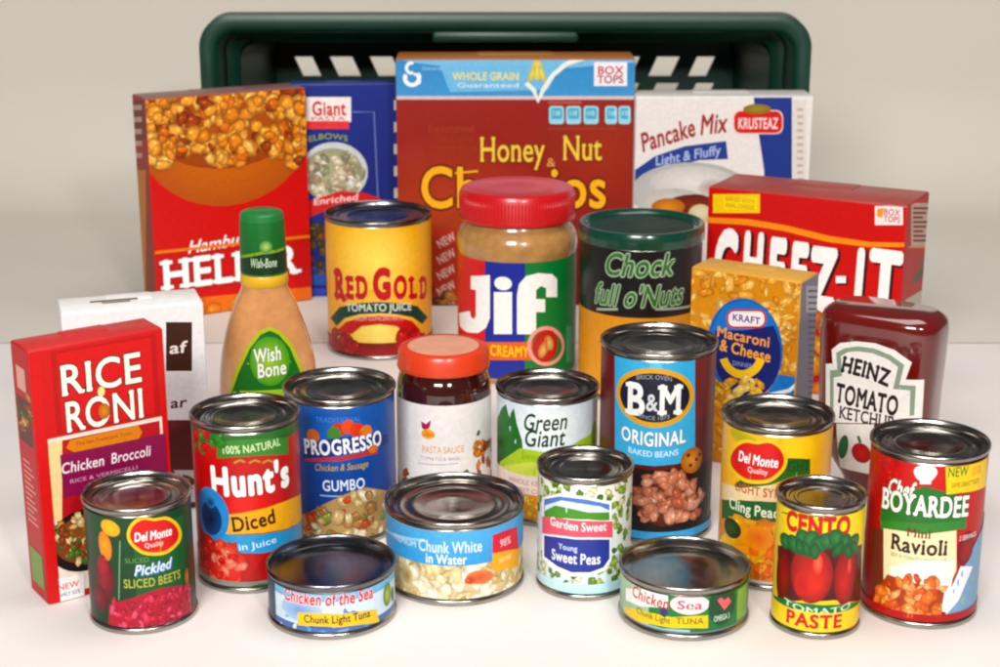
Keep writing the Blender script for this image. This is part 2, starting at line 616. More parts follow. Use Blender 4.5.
def in_ell(cx, cy, rx, ry):
    return lambda x, y: ((x - cx) / rx) ** 2 + ((y - cy) / ry) ** 2 < 1
def shield(A, x0, y0, x1, y1, words, small):
    """heart-topped red fruit shield with a yellow edge"""
    cx, w, h = (x0 + x1) / 2, (x1 - x0) / 2, (y1 - y0)
    def shape(g):
        p = []
        for k in range(40):
            a = 2 * math.pi * k / 40
            ux, uy = math.cos(a), math.sin(a)
            rx = w * (1 + g)
            ry = h / 2 * (1 + g * 1.5)
            dip = 0.16 * math.exp(-((ux) / 0.22) ** 2) if uy < 0 else -0.10 * math.exp(-((abs(ux) - .75) / .3) ** 2)
            p.append((cx + rx * (abs(ux) ** .8) * math.copysign(1, ux), (y0 + y1) / 2 + ry * uy * (1 - 0.0) + ry * dip))
        return p
    A.poly(shape(0.13), '#e8c93a')
    A.poly(shape(0.0), '#d2201f')
    A.text(words, cx, (y0 + y1) / 2 - h * .02, h * .27, w * 1.62, '#ffffff', 0.03, 0.1)
    A.text(small, cx, y1 - h * .24, h * .14, w * .8, '#f6d9d0', 0.015)

# ================================================================== the green bin lying on its side, behind everything
GREEN = mat('green_plastic', '#06382a', rough=0.38, var=0.06, scale=30, bump=0.05, bscale=120)
def rrect(w, h, r, cz, n=10):
    p = []
    for cx, cy, a0 in ((w / 2 - r, h / 2 - r, 0), (-w / 2 + r, h / 2 - r, 90), (-w / 2 + r, -h / 2 + r, 180), (w / 2 - r, -h / 2 + r, 270)):
        for k in range(n + 1):
            a = R_(a0 + 90 * k / n)
            p.append((cx + r * math.cos(a), cz + cy + r * math.sin(a)))
    return p
def storage_bin():
    W_, H_, Y0 = 0.629, 0.2865, 1.712
    t = thing('storage_bin', 'dark green plastic storage bin lying on its side behind the boxes', 'bin', (0.0055, Y0, 0.0))
    cz = H_ / 2
    # rim: rolled flange round the mouth
    bm = bmesh.new()
    secs = [(0.016, .030, 0.010), (0.004, .032, 0.0), (0.0, .034, -0.0015), (0.0, .034, -0.004), (-0.006, .031, -0.0060), (-0.013, .028, -0.0050), (-0.0175, .026, 0.000), (-0.0195, .025, 0.010), (-0.021, .025, 0.040), (-0.030, .022, 0.043), (-0.034, .020, 0.050)]
    loops = []
    for off, r, y in secs:
        q = rrect(W_ + 2 * min(off, 0), H_ + 2 * min(off, 0), max(r + min(off, 0) * .2, .01), cz)
        if off > 0:
            q = rrect(W_ , H_, r, cz)
            y = off + 0.012
        loops.append([bm.verts.new((a, y, b)) for a, b in q])
    for a, b in zip(loops, loops[1:]):
        n = len(a)
        for i in range(n):
            bm.faces.new((a[i], a[(i + 1) % n], b[(i + 1) % n], b[i]))
    link_bm('rim', bm, GREEN, t, angle=50)
    # walls tapering to the floor of the bin
    bm = bmesh.new()
    loops = []
    for off, y in ((-0.034, 0.050), (-0.042, 0.13), (-0.050, 0.215), (-0.046, 0.2185), (-0.040, 0.215), (-0.033, 0.13), (-0.026, 0.046)):
        loops.append([bm.verts.new((a, y, b)) for a, b in rrect(W_ + 2 * off, H_ + 2 * off, 0.018, cz)])
    for a, b in zip(loops, loops[1:]):
        n = len(a)
        for i in range(n):
            bm.faces.new((a[i], a[(i + 1) % n], b[(i + 1) % n], b[i]))
    link_bm('side_walls', bm, GREEN, t, angle=50)
    # slotted floor (upright now): solid margins, cross bars and slanted bars between the vents
    bm = bmesh.new()
    w2, z0, z1 = W_ / 2 - 0.046, cz - H_ / 2 + 0.047, cz + H_ / 2 - 0.047
    y0, y1 = 0.211, 0.217
    def quad(p):
        f = [bm.verts.new((a, y0, b)) for a, b in p]
        g = [bm.verts.new((a, y1, b)) for a, b in p]
        bm.faces.new(f)
        bm.faces.new(g[::-1])
        for i in range(4):
            j = (i + 1) % 4
            bm.faces.new((f[i], f[j], g[j], g[i]))
    fx = 0.2441
    rows = []
    zt = z1 - 0.0215
    while zt - 0.0225 > z0 + 0.012:
        rows.append((zt - 0.0225, zt))
        zt -= 0.0305
    quad([(-w2, z0), (-fx, z0), (-fx, z1), (-w2, z1)])
    quad([(fx, z0), (w2, z0), (w2, z1), (fx, z1)])
    prev = z1
    for a, b in rows:
        quad([(-fx, b), (fx, b), (fx, prev), (-fx, prev)])
        prev = a
    quad([(-fx, z0), (fx, z0), (fx, prev), (-fx, prev)])
    pitch, bar = 0.0462, 0.0200
    n = int(2 * fx / pitch)
    for ri, (a, b) in enumerate(rows):
        sl = 0.010
        x = -fx + 0.001
        cells = [-fx + pitch - bar + pitch * k for k in range(10)]
        quad([(-fx, a), (-fx + sl, a), (-fx + 0.0003, b), (-fx, b)])
        quad([(fx - sl, a), (fx, a), (fx, b), (fx - 0.0003, b)])
        for c in cells:
            if c > fx - 0.02:
                continue
            k = -1 if c < -0.01 else (1 if c > 0.01 else 0)
            quad([(c - k * sl / 2, a), (c + bar - k * sl / 2, a), (c + bar + k * sl / 2, b), (c + k * sl / 2, b)])
    link_bm('slotted_floor', bm, GREEN, t, smooth=False)
    # grip moulded in the middle of the long rim
    b = box_bm(-0.075, 0.075, -0.004, 0.018, H_ - 0.028, H_ - 0.0165, 0.004)
    link_bm('grip', b, GREEN, t)
storage_bin()

# ================================================================== back row of cartons
# pasta dinner carton, leftmost of the tall ones
w, d, h = 0.165, 0.040, 0.2195
t = carton('dinner_box', 'tall red dinner mix box with a bowl of cheesy pasta on the front', 'box', (-0.3395, 1.575), 29, w, d, h, '#c0241f', '#8d6a62')
A = front(t, w, d, h, '#cf1b1c', seed=5)
A.poly([(132, 304), (320, 286), (320, 420), (132, 420)], '#e8801d')
A.ell(226, 126, 88, 80, '#d9832a', '#b8600f', n=36)
A.ell(226, 112, 84, 56, '#c06a20', '#a4501a', n=36)
A.blobs(lambda x, y: y < 158 + 9 * math.sin(x * .09) and ((x - 226) / 92) ** 2 + ((y - 112) / 62) ** 2 < 1.25, (130, 86, 318, 170), 330, (5, 10), ['#f0a84c', '#f4bc6a', '#e8943c', '#de7e2e', '#f2b25c', '#e89a48', '#f0a650', '#a8501e'], 0.36, 3)
A.text('Hamburger', 229, 240, 13, 82, '#ffffff', 0.010, 0.35, 0.05)
A.line([(140, 254), (310, 236)], 3, '#e8892a')
A.text('HELPER', 231, 266, 31, 140, '#ffffff', 0.028, 0, 0, '#8a0f12', 0.02, serif=0.13)
A.blobs(None, (150, 305, 305, 420), 60, (8, 16), ['#f0a030', '#e8861f', '#f4b64a', '#d9701d'], 0.6, 4)
A.done('front_panel')
A = left_side(t, w, d, h, '#a8301f', '#8a3a22')
A.rect(128, 170, 146, 330, '#c88438')
A.rect(128, 100, 146, 140, '#7d2a22')
for k in range(5):
    A.rect(132, 105 + k * 12, 142, 110 + k * 12, '#caa79c')
A.done('side_panel')

# navy box
w, d, h = 0.108, 0.028, 0.221
t = carton('pasta_box', 'dark blue box with a red and white badge and a round food picture', 'box', (-0.2125, 1.666), 4, w, d, h, '#1b2f7a', '#27407f')
A = front(t, w, d, h, '#16308a', '#122a78', seed=6)
A.line([(352, 112), (374, 112), (378, 200), (380, 330)], 1.4, '#6f83b8')
A.rect(306, 97, 351, 122, '#f3ece8')
A.rect(306, 121, 349, 129, '#e0484a')
A.text('Giant', 329, 108, 14, 34, '#cf2a2c', 0.03)
A.text('PASTA', 328, 118.5, 4, 34, '#c05a50', 0.01)
A.text('ELBOWS', 328, 139, 6, 40, '#9fae55', 0.01, 0, 0, arch=3)
A.ell(334, 172, 34, 30, '#d8dfe2', '#cfd6d6', n=30)
A.ell(333, 175, 31, 27, '#b7b692', '#a5a587', n=30)
A.blobs(in_ell(333, 176, 30, 25), (302, 150, 366, 202), 70, (3, 7), ['#d9cfb4', '#c9bf9f', '#a0a084', '#efe8d4', '#b09880', '#8f9078', '#dcdad0'], 0.6, 7)
A.poly([(296, 212), (312, 200), (340, 191), (365, 193), (380, 198), (380, 205), (360, 203), (335, 207), (312, 216), (300, 224)], '#d02a2e')
A.text('Enriched', 336, 199, 7, 46, '#f4dcd8', 0.015, 0.2, 0.1)
A.blobs(None, (305, 224, 327, 272), 26, (4, 8), ['#6e5a2a', '#7d4b28', '#4d4322', '#3a4a7a'], 0.5, 8)
for k, c in enumerate(('#2b5fae', '#3c4fb8', '#1c2f96', '#3a74b8', '#8fa66a')):
    A.rect(306, 274 + k * 14, 326, 285 + k * 14, c)
for k in range(9):
    A.rect(394, 100 + k * 22, 399, 110 + k * 22, '#d6d3cc')
A.done('front_panel')

# honey cereal carton
w, d, h = 0.2365, 0.058, 0.2505
t = carton('cereal_box', 'large brown-red cereal box with a light blue strip and yellow lettering', 'box', (-0.1030, 1.632), 0.5, w, d, h, '#8a2a16', '#b06a28')
A = front(t, w, d, h, '#9a2212', '#a63a12', seed=7)
A.poly([(392, 225), (540, 225), (640, 118), (640, 420), (392, 420)], '#ac3c14', 1)
A.poly([(520, 180), (640, 110), (640, 420), (560, 420)], '#9a2c10')
A.ell(452, 250, 120, 130, '#bc5420', '#9c2612', n=36)
A.ell(600, 150, 60, 60, '#a83a16', '#9a2c11', n=30)
A.rect(390, 52, 640, 97, '#3d8fc4', '#4f9fd0')
A.rect(390, 96, 640, 99.5, '#d8c8c8')
A.poly([(395, 58), (640, 56), (640, 62), (520, 72), (470, 70), (410, 62)], '#86c0e0', 4)
A.poly([(440, 66), (560, 66), (548, 90), (450, 92)], '#7fbfe2')
A.ring(412, 78, 7, 7, 4, '#f4f7f9', 0, 150, 400)
A.ring(411, 68, 4.5, 5, 3, '#f1f5f8', 0, 60, 300)
A.line([(414, 74), (420, 76), (419, 84)], 3, '#f1f5f8')
A.text('General', 432, 68, 4, 20, '#a8cfe6', 0.0)
A.text('WHOLE GRAIN', 486, 76, 8, 66, '#f0e27a', 0.02)
A.text('Guaranteed', 488, 85, 5, 62, '#dcebf2', 0.01)
A.line([(526, 83), (534, 90), (538, 101), (543, 90), (553, 75), (566, 64), (586, 57)], 4.5, '#eef0ea')
A.ell(537, 70, 5.5, 10, '#f2e68a', '#d8c85a', 0.0)
A.ell(532, 74, 3, 9, '#eadf80', '#c8ba58', 0.35)
A.ell(542, 74, 3, 9, '#eadf80', '#c8ba58', -0.35)
A.rect(594, 62, 627, 86, '#f2eef0')
A.text('BOX', 610.5, 70, 8, 26, '#c02a4a', 0.03)
A.text('TOPS', 610.5, 79, 8, 26, '#b02a50', 0.03)
A.rect(548, 101, 582, 104, '#c85a4a')
for k, xx in enumerate((549, 566, 583.5, 605, 618.5)):
    A.round_rect(xx, 106, xx + (15 if k < 3 else 12), 124, 3, '#a9dcea')
    A.round_rect(xx + 2, 108, xx + (13 if k < 3 else 10), 119, 2, '#58b4cf')
    A.text('110', xx + 7, 113, 5, 8, '#e7f6fa', 0.01)
A.rect(548, 127.5, 616, 129.5, '#a9482e')
A.text('Sweetened', 451, 128, 8, 46, '#ad4724', 0.012)
A.text('Oat Cereal', 455, 138, 7, 40, '#a4411f', 0.012)
A.text('with Real', 457, 148, 7, 38, '#a4411f', 0.012)
A.text('Honey', 512, 148.5, 26, 66, '#f4cf62', 0.012, 0, 0, '#5e120c', 0.03, serif=0.07)
A.text('Nut', 582, 147, 26, 40, '#f4cf62', 0.012, 0, 0, '#5e120c', 0.03, serif=0.07)
A.text('&', 551, 162, 9, 9, '#e0a860', 0.01)
A.text('Cheerios', 514, 186, 43, 190, '#f6bd2a', 0.018, 0, 0, '#6b130a', 0.035)
A.line([(455, 173), (478, 171)], 2, '#f6bd2a')
A.rect(434, 228, 458, 420, '#c2402c')
for k in range(5):
    A.text('NEW', 446, 240 + k * 16, 9, 20, '#f0d8cc', 0.03, 0, 0.5)
A.blobs(None, (398, 290, 455, 340), 40, (5, 9), ['#c98a4a', '#a9683a', '#d9a05c', '#7a3c1c'], 0.5, 9)
A.done('front_panel')

# pancake mix
w, d, h = 0.1745, 0.045, 0.2155
t = carton('pancake_box', 'white pancake mix box with a dark blue band and red oval badge', 'box', (0.1335, 1.618), 1.0, w, d, h, '#e6e1dc', '#d6d0ca')
A = front(t, w, d, h, '#ece7e3', seed=8)
A.poly([(752, 88), (792, 88), (792, 330), (764, 330), (764, 170), (758, 130)], '#21408e', 3)
A.rect(793, 100, 806, 330, '#e2ddd6')
for k in range(14):
    A.rect(797, 108 + k * 7, 803, 111 + k * 7, '#cdb9b4')
A.text('Pancake', 668, 134, 19, 56, '#a1302c', 0.018, 0.15, 0.30, '#e8c9c2', 0.02)
A.text('Mix', 714, 123, 20, 27, '#a1302c', 0.018, 0.15, 0.10, '#e8c9c2', 0.02)
A.poly([(632, 172), (655, 156), (685, 146), (726, 141), (728, 159), (700, 160), (672, 167), (650, 178), (632, 194)], '#2a4a96', 5)
A.text('Light & Fluffy', 688, 155, 10, 66, '#b9c6e8', 0.02, 0.15, 0.17)
A.ell(690, 192, 60, 30, '#d5d3d2', '#bdbbb9', n=30)
A.ell(692, 182, 42, 16, '#e9e7e4', '#cfccc8', n=30)
A.ell(672, 204, 34, 16, '#dcdad6', '#c2c0bc')
A.ell(694, 206, 30, 12, '#8b3a20', '#6a2412')
A.ell(668, 207, 17, 9, '#e09a3a', '#b9702a')
A.ell(712, 188, 14, 9, '#b99a7c', '#d3cfca')
A.ell(700, 214, 12, 10, '#f2e8c8', '#d9cba0')
A.round_rect(733, 110, 783, 134, 7, '#f2d9d2')
A.round_rect(734, 111, 782, 133, 7, '#d62a26')
A.text('KRUSTEAZ', 758, 123, 11, 40, '#f7e7e2', 0.035)
A.ell(757, 109, 14, 5, '#a8963a', '#8f7a2a')
A.done('front_panel')

# cracker carton lying on its long edge
w, d, h = 0.172, 0.070, 0.1705
t = carton('cracker_box', 'wide red cracker box with large white block letters and an orange curve', 'box', (0.179, 1.394), -28, w, d, h, '#c31a1c', '#a5463f')
A = front(t, w, d, h, '#cb1419', seed=9)
A.poly([(704, 217), (748, 219), (785, 225), (830, 236), (870, 242), (915, 243), (915, 247), (868, 247), (828, 242), (784, 231), (746, 225), (704, 222.5)], '#f09a2a')
A.rect(713, 194, 760, 213, '#f3d020')
A.rect(724, 198, 757, 209, '#f7dc3a')
A.text('BAKED WITH', 740, 200, 4, 30, '#c89a10', 0.01)
A.text('REAL CHEESE', 740, 206, 4, 30, '#c89a10', 0.01)
A.rect(875, 206, 903, 225, '#f3eae6')
A.text('BOX', 892, 212, 6, 16, '#c8455a', 0.02)
A.text('TOPS', 892, 219, 6, 16, '#c8455a', 0.02)
A.poly([(877, 209), (884, 208), (882, 218), (877, 216)], '#f0a03a')
lw = '#fbf6f4'
def blk(ch, x, y, w_, h_, sl=.11):
    for cc, dx, dy, g in (('#4a1013', 3.0, 2.0, 0.05), (lw, 0, 0, 0.03)):
        A.text(ch, x + dx, y + dy, h_, w_, cc, 0.045 + g * .5, 0.0, -0.02)
blk('C', 727, 262, 26, 66)
blk('H', 754, 264, 23, 64)
blk('E', 778, 268, 19, 60)
blk('E', 800, 271, 19, 57)
blk('Z', 824, 278, 27, 60)
A.rect(837, 277, 848, 285, '#4a1013')
A.rect(836, 276, 846, 283, lw)
blk('I', 861, 276, 11, 54)
blk('T', 887, 276, 32, 50)
A.blobs(lambda x, y: y > 312, (710, 312, 905, 420), 60, (9, 16), ['#e8932a', '#f0a93a', '#d97a1d'], 0.6, 3)
A.done('front_panel')
A = right_side(t, w, d, h, '#c01a1e')
A.rect(911, 203, 931, 246, '#d9b9a8')
for k in range(8):
    A.rect(913, 207 + k * 4.6, 929 - (k % 3) * 3, 209.5 + k * 4.6, '#8a3a34')
A.ell(922, 272, 10, 7, '#5d4a3c', '#8a5a4a')
A.ell(925, 258, 7, 4, '#6a5a48', '#96604c')
A.rect(908, 246, 935, 248, '#e09a6a')
A.poly([(905, 300), (938, 280), (938, 330), (905, 330)], '#c9c0b0')
A.done('side_panel')

# ================================================================== second row
# yellow tomato juice can
t, r, z0, h = can('big yellow can with a green ribbon, in front of the dark blue box', 'can', -0.1125, 1.490, 0.0995, 0.1290, lid=DARKLID, depth=0.004, name='juice_can')
A = RoundArt(t, r, z0, h, '#f4bd14', '#f2b010', seed=10)
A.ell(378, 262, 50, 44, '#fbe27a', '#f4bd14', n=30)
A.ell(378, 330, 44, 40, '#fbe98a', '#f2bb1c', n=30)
for (ch, x, y, hh, ww) in (('R', 340, 284, 28, 16), ('E', 350.5, 287, 20, 9.5), ('D', 362.5, 287, 20, 12.5), ('G', 383, 283, 27, 19), ('O', 401, 286.5, 20, 15), ('L', 413.5, 286.5, 20, 10), ('D', 423.5, 286.5, 20, 13)):
    A.text(ch, x, y, hh * 1.06, ww * 1.06, '#c41a17', 0.065, 0, 0, '#f7e08a', 0.02, serif=0.15)
A.poly([(331, 318), (340, 307), (360, 303), (380, 302), (398, 303), (417, 306), (427, 317), (422, 324), (412, 317), (396, 314), (380, 313), (360, 314), (345, 318), (337, 326)], '#14463a', 3)
A.text('TOMATO JUICE', 379, 309.5, 7.5, 70, '#dfe9dc', 0.03, arch=2.2)
A.poly([(337, 331), (346, 322), (362, 317), (380, 315.5), (397, 317), (412, 321), (420, 330), (408, 334), (396, 326), (380, 324), (362, 326), (352, 334)], '#c21d1f', 3)
A.text('FROM CONCENTRATE', 379, 320, 4.5, 50, '#f2b3a4', 0.02, arch=2)
A.band(0.0, 0.10, '#a81518', '#7d1012')
A.blobs(lambda x, y: abs(x - 378) > 22, (328, 332, 430, 356), 24, (6, 10), ['#c8201c', '#a81815', '#d8301f'], 0.45, 2)
A.done()

# peanut butter jar
def screw_lid(name, m, t, r, z0, z1, ribs=0, dome=0.001, parent=None, dish=0.0):
    bm = bmesh.new()
    lathe([(r - .004, z0), (r, z0), (r + .0004, z0 + .0015), (r, z0 + .003), (r - .0005, z1 - .0045), (r - .002, z1 - .0012), (r - .0045, z1), (r - .008, z1 - dish * .4), (r * .78, z1 - dish), (r * .4, z1 - dish + dome), (0, z1 - dish + dome)], 120, bm)
    if ribs:
        for i in range(ribs):
            a = 2 * math.pi * i / ribs
            q = box_bm(r - .0012, r + .0002, -.0006, .0006, z0 + .004, z1 - .006, .0003, segs=1)
            bmesh.ops.rotate(q, verts=q.verts, cent=(0, 0, 0), matrix=Matrix.Rotation(a, 3, 'Z'))
            me = bpy.data.meshes.new('tmp')
            q.to_mesh(me)
            q.free()
            bm.from_mesh(me)
            bpy.data.meshes.remove(me)
    return link_bm(name, bm, m, t)
x, y = 0.015, 1.418
t = thing('peanut_butter_jar', 'peanut butter jar with a red screw lid and a red, blue and green label', 'jar', (x, y, 0), yaw_to_cam(x, y), 'jars and bottles on the table')
PB = mat('peanut_butter', '#b58448', rough=0.22, var=0.16, scale=110, coat=0.8, coat_rough=0.06, sss=0.0, bump=0.15, bscale=70)
REDLID = mat('red_plastic_lid', '#cc121a', rough=0.30, var=0.03, scale=60, coat=0.3, coat_rough=0.15)
r = 0.0525
link_bm('jar_body', lathe([(0, 0.004), (r - .010, .002), (r - .004, .0), (r - .001, .002), (r, .006), (r, .112), (r + .0006, .1135), (r + .0008, .121), (r - .0002, .127), (r - .0030, .1325), (r - .0060, .136), (r - .0066, .1415)]), PB, t)
screw_lid('lid', REDLID, t, 0.0508, 0.1405, 0.1668, 110, 0.0, dish=0.0012)
A = RoundArt(t, r, 0.006, 0.1045, '#1b8a43', seed=11)
A.fill(-math.pi * r, -0.0300, 0, A.h, '#d02028')
def colx(px):
    return A.P(px, 300)[0]
A.fill(colx(440) - .06, colx(485), 0, A.h, '#d8222b')
A.fill(colx(485), colx(525), 0, A.h, '#21349a')
A.fill(colx(525), math.pi * r * .99, 0, A.h, '#168443')
wj = '#fbf7f2'
A.poly([(471, 276), (490, 275), (490, 318), (486, 328), (478, 333), (467, 332), (460, 326), (459, 313), (470, 311), (471, 317), (474, 319), (476, 316), (476, 290), (471, 289)], wj)
A.rect(494, 292, 512, 334, wj)
A.ell(503, 283.5, 9, 6.5, wj)
A.poly([(517, 334), (517, 296), (519, 284), (526, 276), (538, 273), (552, 274), (557, 279), (557, 297), (546, 297), (546, 288), (541, 286), (536, 290), (536, 299), (545, 299), (545, 312), (536, 312), (536, 334)], wj)
A.rect(482, 342, 532, 360, '#e4702a')
A.rect(440, 342, 484, 420, '#d8222b')
A.text('CREAMY', 509, 351, 11, 40, '#f7d23a', 0.035)
A.ring(546, 346, 17, 18, 4, '#f0a8a0')
A.ell(546, 346, 15, 16, '#d83a34', '#b8302a')
A.ell(543, 350, 5, 8, '#eec680', '#b98a4a', 0.4)
A.ell(549, 343, 5, 8, '#eec680', '#b98a4a', -0.4)
A.rect(566, 326, 572, 362, '#5aa878')
A.done()

# coffee can
x, y = 0.1200, 1.368
t = thing('coffee_can', 'black coffee can with a dark green plastic lid and green script', 'can', (x, y, 0), yaw_to_cam(x, y), 'tin cans standing on the table')
r = 0.0518
link_bm('body', lathe([(0, .002), (r - .002, 0), (r + .001, .001), (r + .001, .003), (r, .005), (r, .138), (r - .001, .1395)]), STEEL, t)
GLID = mat('green_plastic_lid', '#08402e', rough=0.22, var=0.05, scale=50, coat=0.4, coat_rough=0.1)
lo = link_bm('lid', lathe([(r, .1335), (r + .0016, .1335), (r + .0018, .1375), (r + .0016, .1455), (r + .0006, .1468), (r - .0012, .1470), (r - .0030, .1462), (r - .0040, .1440), (r - .005, .1432), (r - .0075, .1432)]), GLID, t)
GTOP = mat('smoky_lid_top', '#082a1f', rough=0.42, var=0.35, scale=60, coat=0.0, coat_rough=0.1, spec=0.15)
link_bm('lid_top', lathe([(r - .0075, .1432), (r * .6, .1434), (0, .1434)]), GTOP, lo)
A = RoundArt(t, r, 0.005, 0.1275, '#0d0d0e', seed=12)
A.band(0.0, 0.56, '#e8a91f', '#d99a1a')
A.band(0.555, 0.575, '#2a1408')
for k in range(5):
    A.text('o', 610 + k * 18, 345, 12, 12, '#c98318', 0.02)
A.text('Chock', 640, 265, 22, 72, '#3f7a3a', 0.02, 0.25, 0.02, '#b9c9ae', 0.04)
A.text("full o'Nuts", 640, 296, 21, 98, '#3f7a3a', 0.018, 0.25, 0.02, '#b9c9ae', 0.04)
A.line([(597, 309), (618, 309)], 2.5, '#a9b89e')
A.line([(655, 309), (690, 306)], 2.5, '#a9b89e')
A.done()

# macaroni dinner box
w, d, h = 0.087, 0.034, 0.1500
t = carton('macaroni_box', 'yellow macaroni and cheese box with a blue round emblem', 'box', (0.143, 1.195), -32, w, d, h, '#e0a23a', '#d8a040')
A = front(t, w, d, h, '#dc9a35', seed=13)
A.blobs(None, (688, 262, 812, 450), 320, (5, 10), ['#f2ba62', '#f6ca7c', '#eca848', '#f0b254', '#e29a40', '#f4c070'], 0.6, 5, (0.35, 0.6))
A.ell(745, 348, 38, 50, '#2a7cc4', '#2270b8', n=40)
A.ell(747, 352, 34, 46, '#16246a', '#1a2d78', n=40)
A.poly([(712, 330), (724, 306), (745, 300), (768, 308), (776, 325), (745, 330)], '#2a80c8', 3)
A.round_rect(727, 309, 767, 328, 8, '#d8302f')
A.round_rect(729, 311, 765, 326, 6, '#f6efec')
A.text('KRAFT', 747, 318.5, 7, 28, '#2a3a9a', 0.03)
A.text('Macaroni', 744, 336, 11, 54, '#f0a850', 0.03, 0, -0.05)
A.text('& Cheese', 746, 350, 12, 52, '#f2b03c', 0.03, 0, -0.08)
A.ring(743, 350, 20, 24, 8, '#f2c83a', 0.0, 200, 340, 24)
A.text('DINNER', 743, 364, 5, 20, '#8f9ad8', 0.01)
A.blobs(in_ell(745, 392, 26, 14), (715, 376, 775, 410), 40, (5, 8), ['#f6d680', '#f0c054', '#e8a838'], 0.6, 6, (.4, .6))
A.poly([(764, 398), (780, 374), (808, 378), (808, 400)], '#2b7fc6')
A.line([(764, 396), (790, 390), (808, 375)], 3.5, '#e8eef4')
A.poly([(790, 395), (806, 382), (806, 398)], '#2f8a7a')
A.done('front_panel')
A = right_side(t, w, d, h, '#8d8796', '#7d7788')
A.rect(806, 286, 822, 312, '#b9b3ba')
for k in range(20):
    A.rect(808, 290 + k * 6, 820 - (k % 4), 292 + k * 6, '#5d5666')
A.done('side_panel')

# ================================================================== bottles (superellipse sections)
def sup(a, b, n, t):
    c, s_ = math.cos(t), math.sin(t)
    return a * math.copysign(abs(c) ** (2 / n), c), b * math.copysign(abs(s_) ** (2 / n), s_)
def loft(secs, n, segs=88):
    bm = bmesh.new()
    rings = []
    for a, b, z in secs:
        rings.append([bm.verts.new((*sup(a, b, n, 2 * math.pi * i / segs + 0.001), z)) for i in range(segs)])
    for p, q in zip(rings, rings[1:]):
        for i in range(segs):
            j = (i + 1) % segs
            bm.faces.new((p[i], p[j], q[j], q[i]))
    bm.faces.new(rings[0][::-1])
    bm.faces.new(rings[-1])
    return bm
def prof_at(secs, z):
    for (a0, b0, z0), (a1, b1, z1) in zip(secs, secs[1:]):
        if z0 <= z <= z1:
            t = (z - z0) / (z1 - z0 or 1)
            return a0 + (a1 - a0) * t, b0 + (b1 - b0) * t
    return secs[-1][:2]
def smooth_secs(keys, n=40):
    zs = [k[2] for k in keys]
    out = []
    for i in range(n + 1):
        z = zs[0] + (zs[-1] - zs[0]) * i / n
        for k in range(len(keys) - 1):
            if keys[k][2] <= z <= keys[k + 1][2] + 1e-9:
                p0, p1, p2, p3 = keys[max(k - 1, 0)], keys[k], keys[k + 1], keys[min(k + 2, len(keys) - 1)]
                t = (z - p1[2]) / (p2[2] - p1[2])
                o_ = []
                for j in (0, 1):
                    m1 = (p2[j] - p0[j]) / (p2[2] - p0[2]) * (p2[2] - p1[2])
                    m2 = (p3[j] - p1[j]) / (p3[2] - p1[2]) * (p2[2] - p1[2])
                    o_.append((2 * t ** 3 - 3 * t * t + 1) * p1[j] + (t ** 3 - 2 * t * t + t) * m1 + (-2 * t ** 3 + 3 * t * t) * p2[j] + (t ** 3 - t * t) * m2)
                out.append((o_[0], o_[1], z))
                break
    return out
def bottle_art(root, secs, n, w, z0, z1, seed):
    def at(x, z):
        a, b = prof_at(secs, z)
        q = min(abs(x) / a, 0.985)
        return -b * (1 - q ** n) ** (1 / n)
    def f(x, y, z):
        X, Z = x - w / 2, z0 + y
        e = 4e-4
        p = Vector((X, at(X, Z), Z))
        du = Vector((2 * e, at(X + e, Z) - at(X - e, Z), 0))
        dv = Vector((0, at(X, Z + e) - at(X, Z - e), 2 * e))
        nn = du.cross(dv).normalized()
        return p + nn * z, nn
    b_ = prof_at(secs, (z0 + z1) / 2)[1]
    A = FaceArt(root, (-w / 2, -b_, z0), (1, 0, 0), (0, -1, 0), w, z1 - z0, None, seed=seed, bend=f)
    return A
# ketchup, standing on its cap
x, y = 0.2585, 1.066
t = thing('ketchup_bottle', 'upside-down dark red ketchup bottle with a white keystone label', 'bottle', (x, y, 0), yaw_to_cam(x, y, -19), 'jars and bottles on the table')
KET = mat('ketchup', '#640e08', rough=0.16, var=0.10, scale=35, coat=1.0, coat_rough=0.05, bump=0.05, bscale=25)
WCAP = mat('white_plastic_cap', '#e8e5df', rough=0.35, var=0.02)
keys = [(.017, .015, .024), (.020, .017, .034), (.031, .021, .050), (.0385, .0245, .070), (.0400, .025, .100), (.0412, .0255, .130), (.0412, .0255, .144), (.0392, .0240, .1515), (.0335, .019, .1552)]
secs = smooth_secs(keys, 60)
link_bm('bottle_body', loft(secs, 3.4), KET, t, angle=60)
link_bm('cap', lathe([(0, 0), (.022, 0), (.0235, .0015), (.0225, .022), (.020, .0255), (.012, .026), (0, .026)], 64), WCAP, t)
A = bottle_art(t, secs, 3.4, 0.076, 0.042, 0.150, 14)
key = [(838, 423), (824, 423), (824, 365), (832, 364), (831, 350), (840, 343), (857, 341), (876, 343), (895, 350), (911, 363), (905, 380), (921, 382), (918, 423)]
A.poly(key, '#efece7', 2)
A.poly([(836, 424), (874, 424), (874, 520), (836, 520)], '#e6e3dd')
A.poly([(835, 417), (829, 417), (829, 371), (837, 370), (836, 353), (845, 348), (858, 346), (874, 348), (891, 355), (904, 365), (899, 385), (914, 387), (912, 417)], '#93a491', 2)
A.poly([(836, 419), (833, 419), (833, 378), (842, 376), (841, 356), (848, 352), (858, 351), (873, 353), (888, 359), (898, 367), (893, 389), (909, 391), (908, 419)], '#efece7', 2)
A.text('HEINZ', 866, 371, 17, 50, '#2e2c2d', 0.04, 0, -0.14, arch=2, serif=0.09)
A.text('TOMATO', 867, 399, 20, 64, '#2b292a', 0.035, 0, -0.05, serif=0.08)
A.text('KETCHUP', 866, 417, 13, 56, '#3c393a', 0.02, 0, -0.02, serif=0.08)
A.ell(860, 454, 10, 11, '#d2232a', '#a8141c')
A.ell(842, 448, 5, 14, '#2f7a45', '#256338', 0.2)
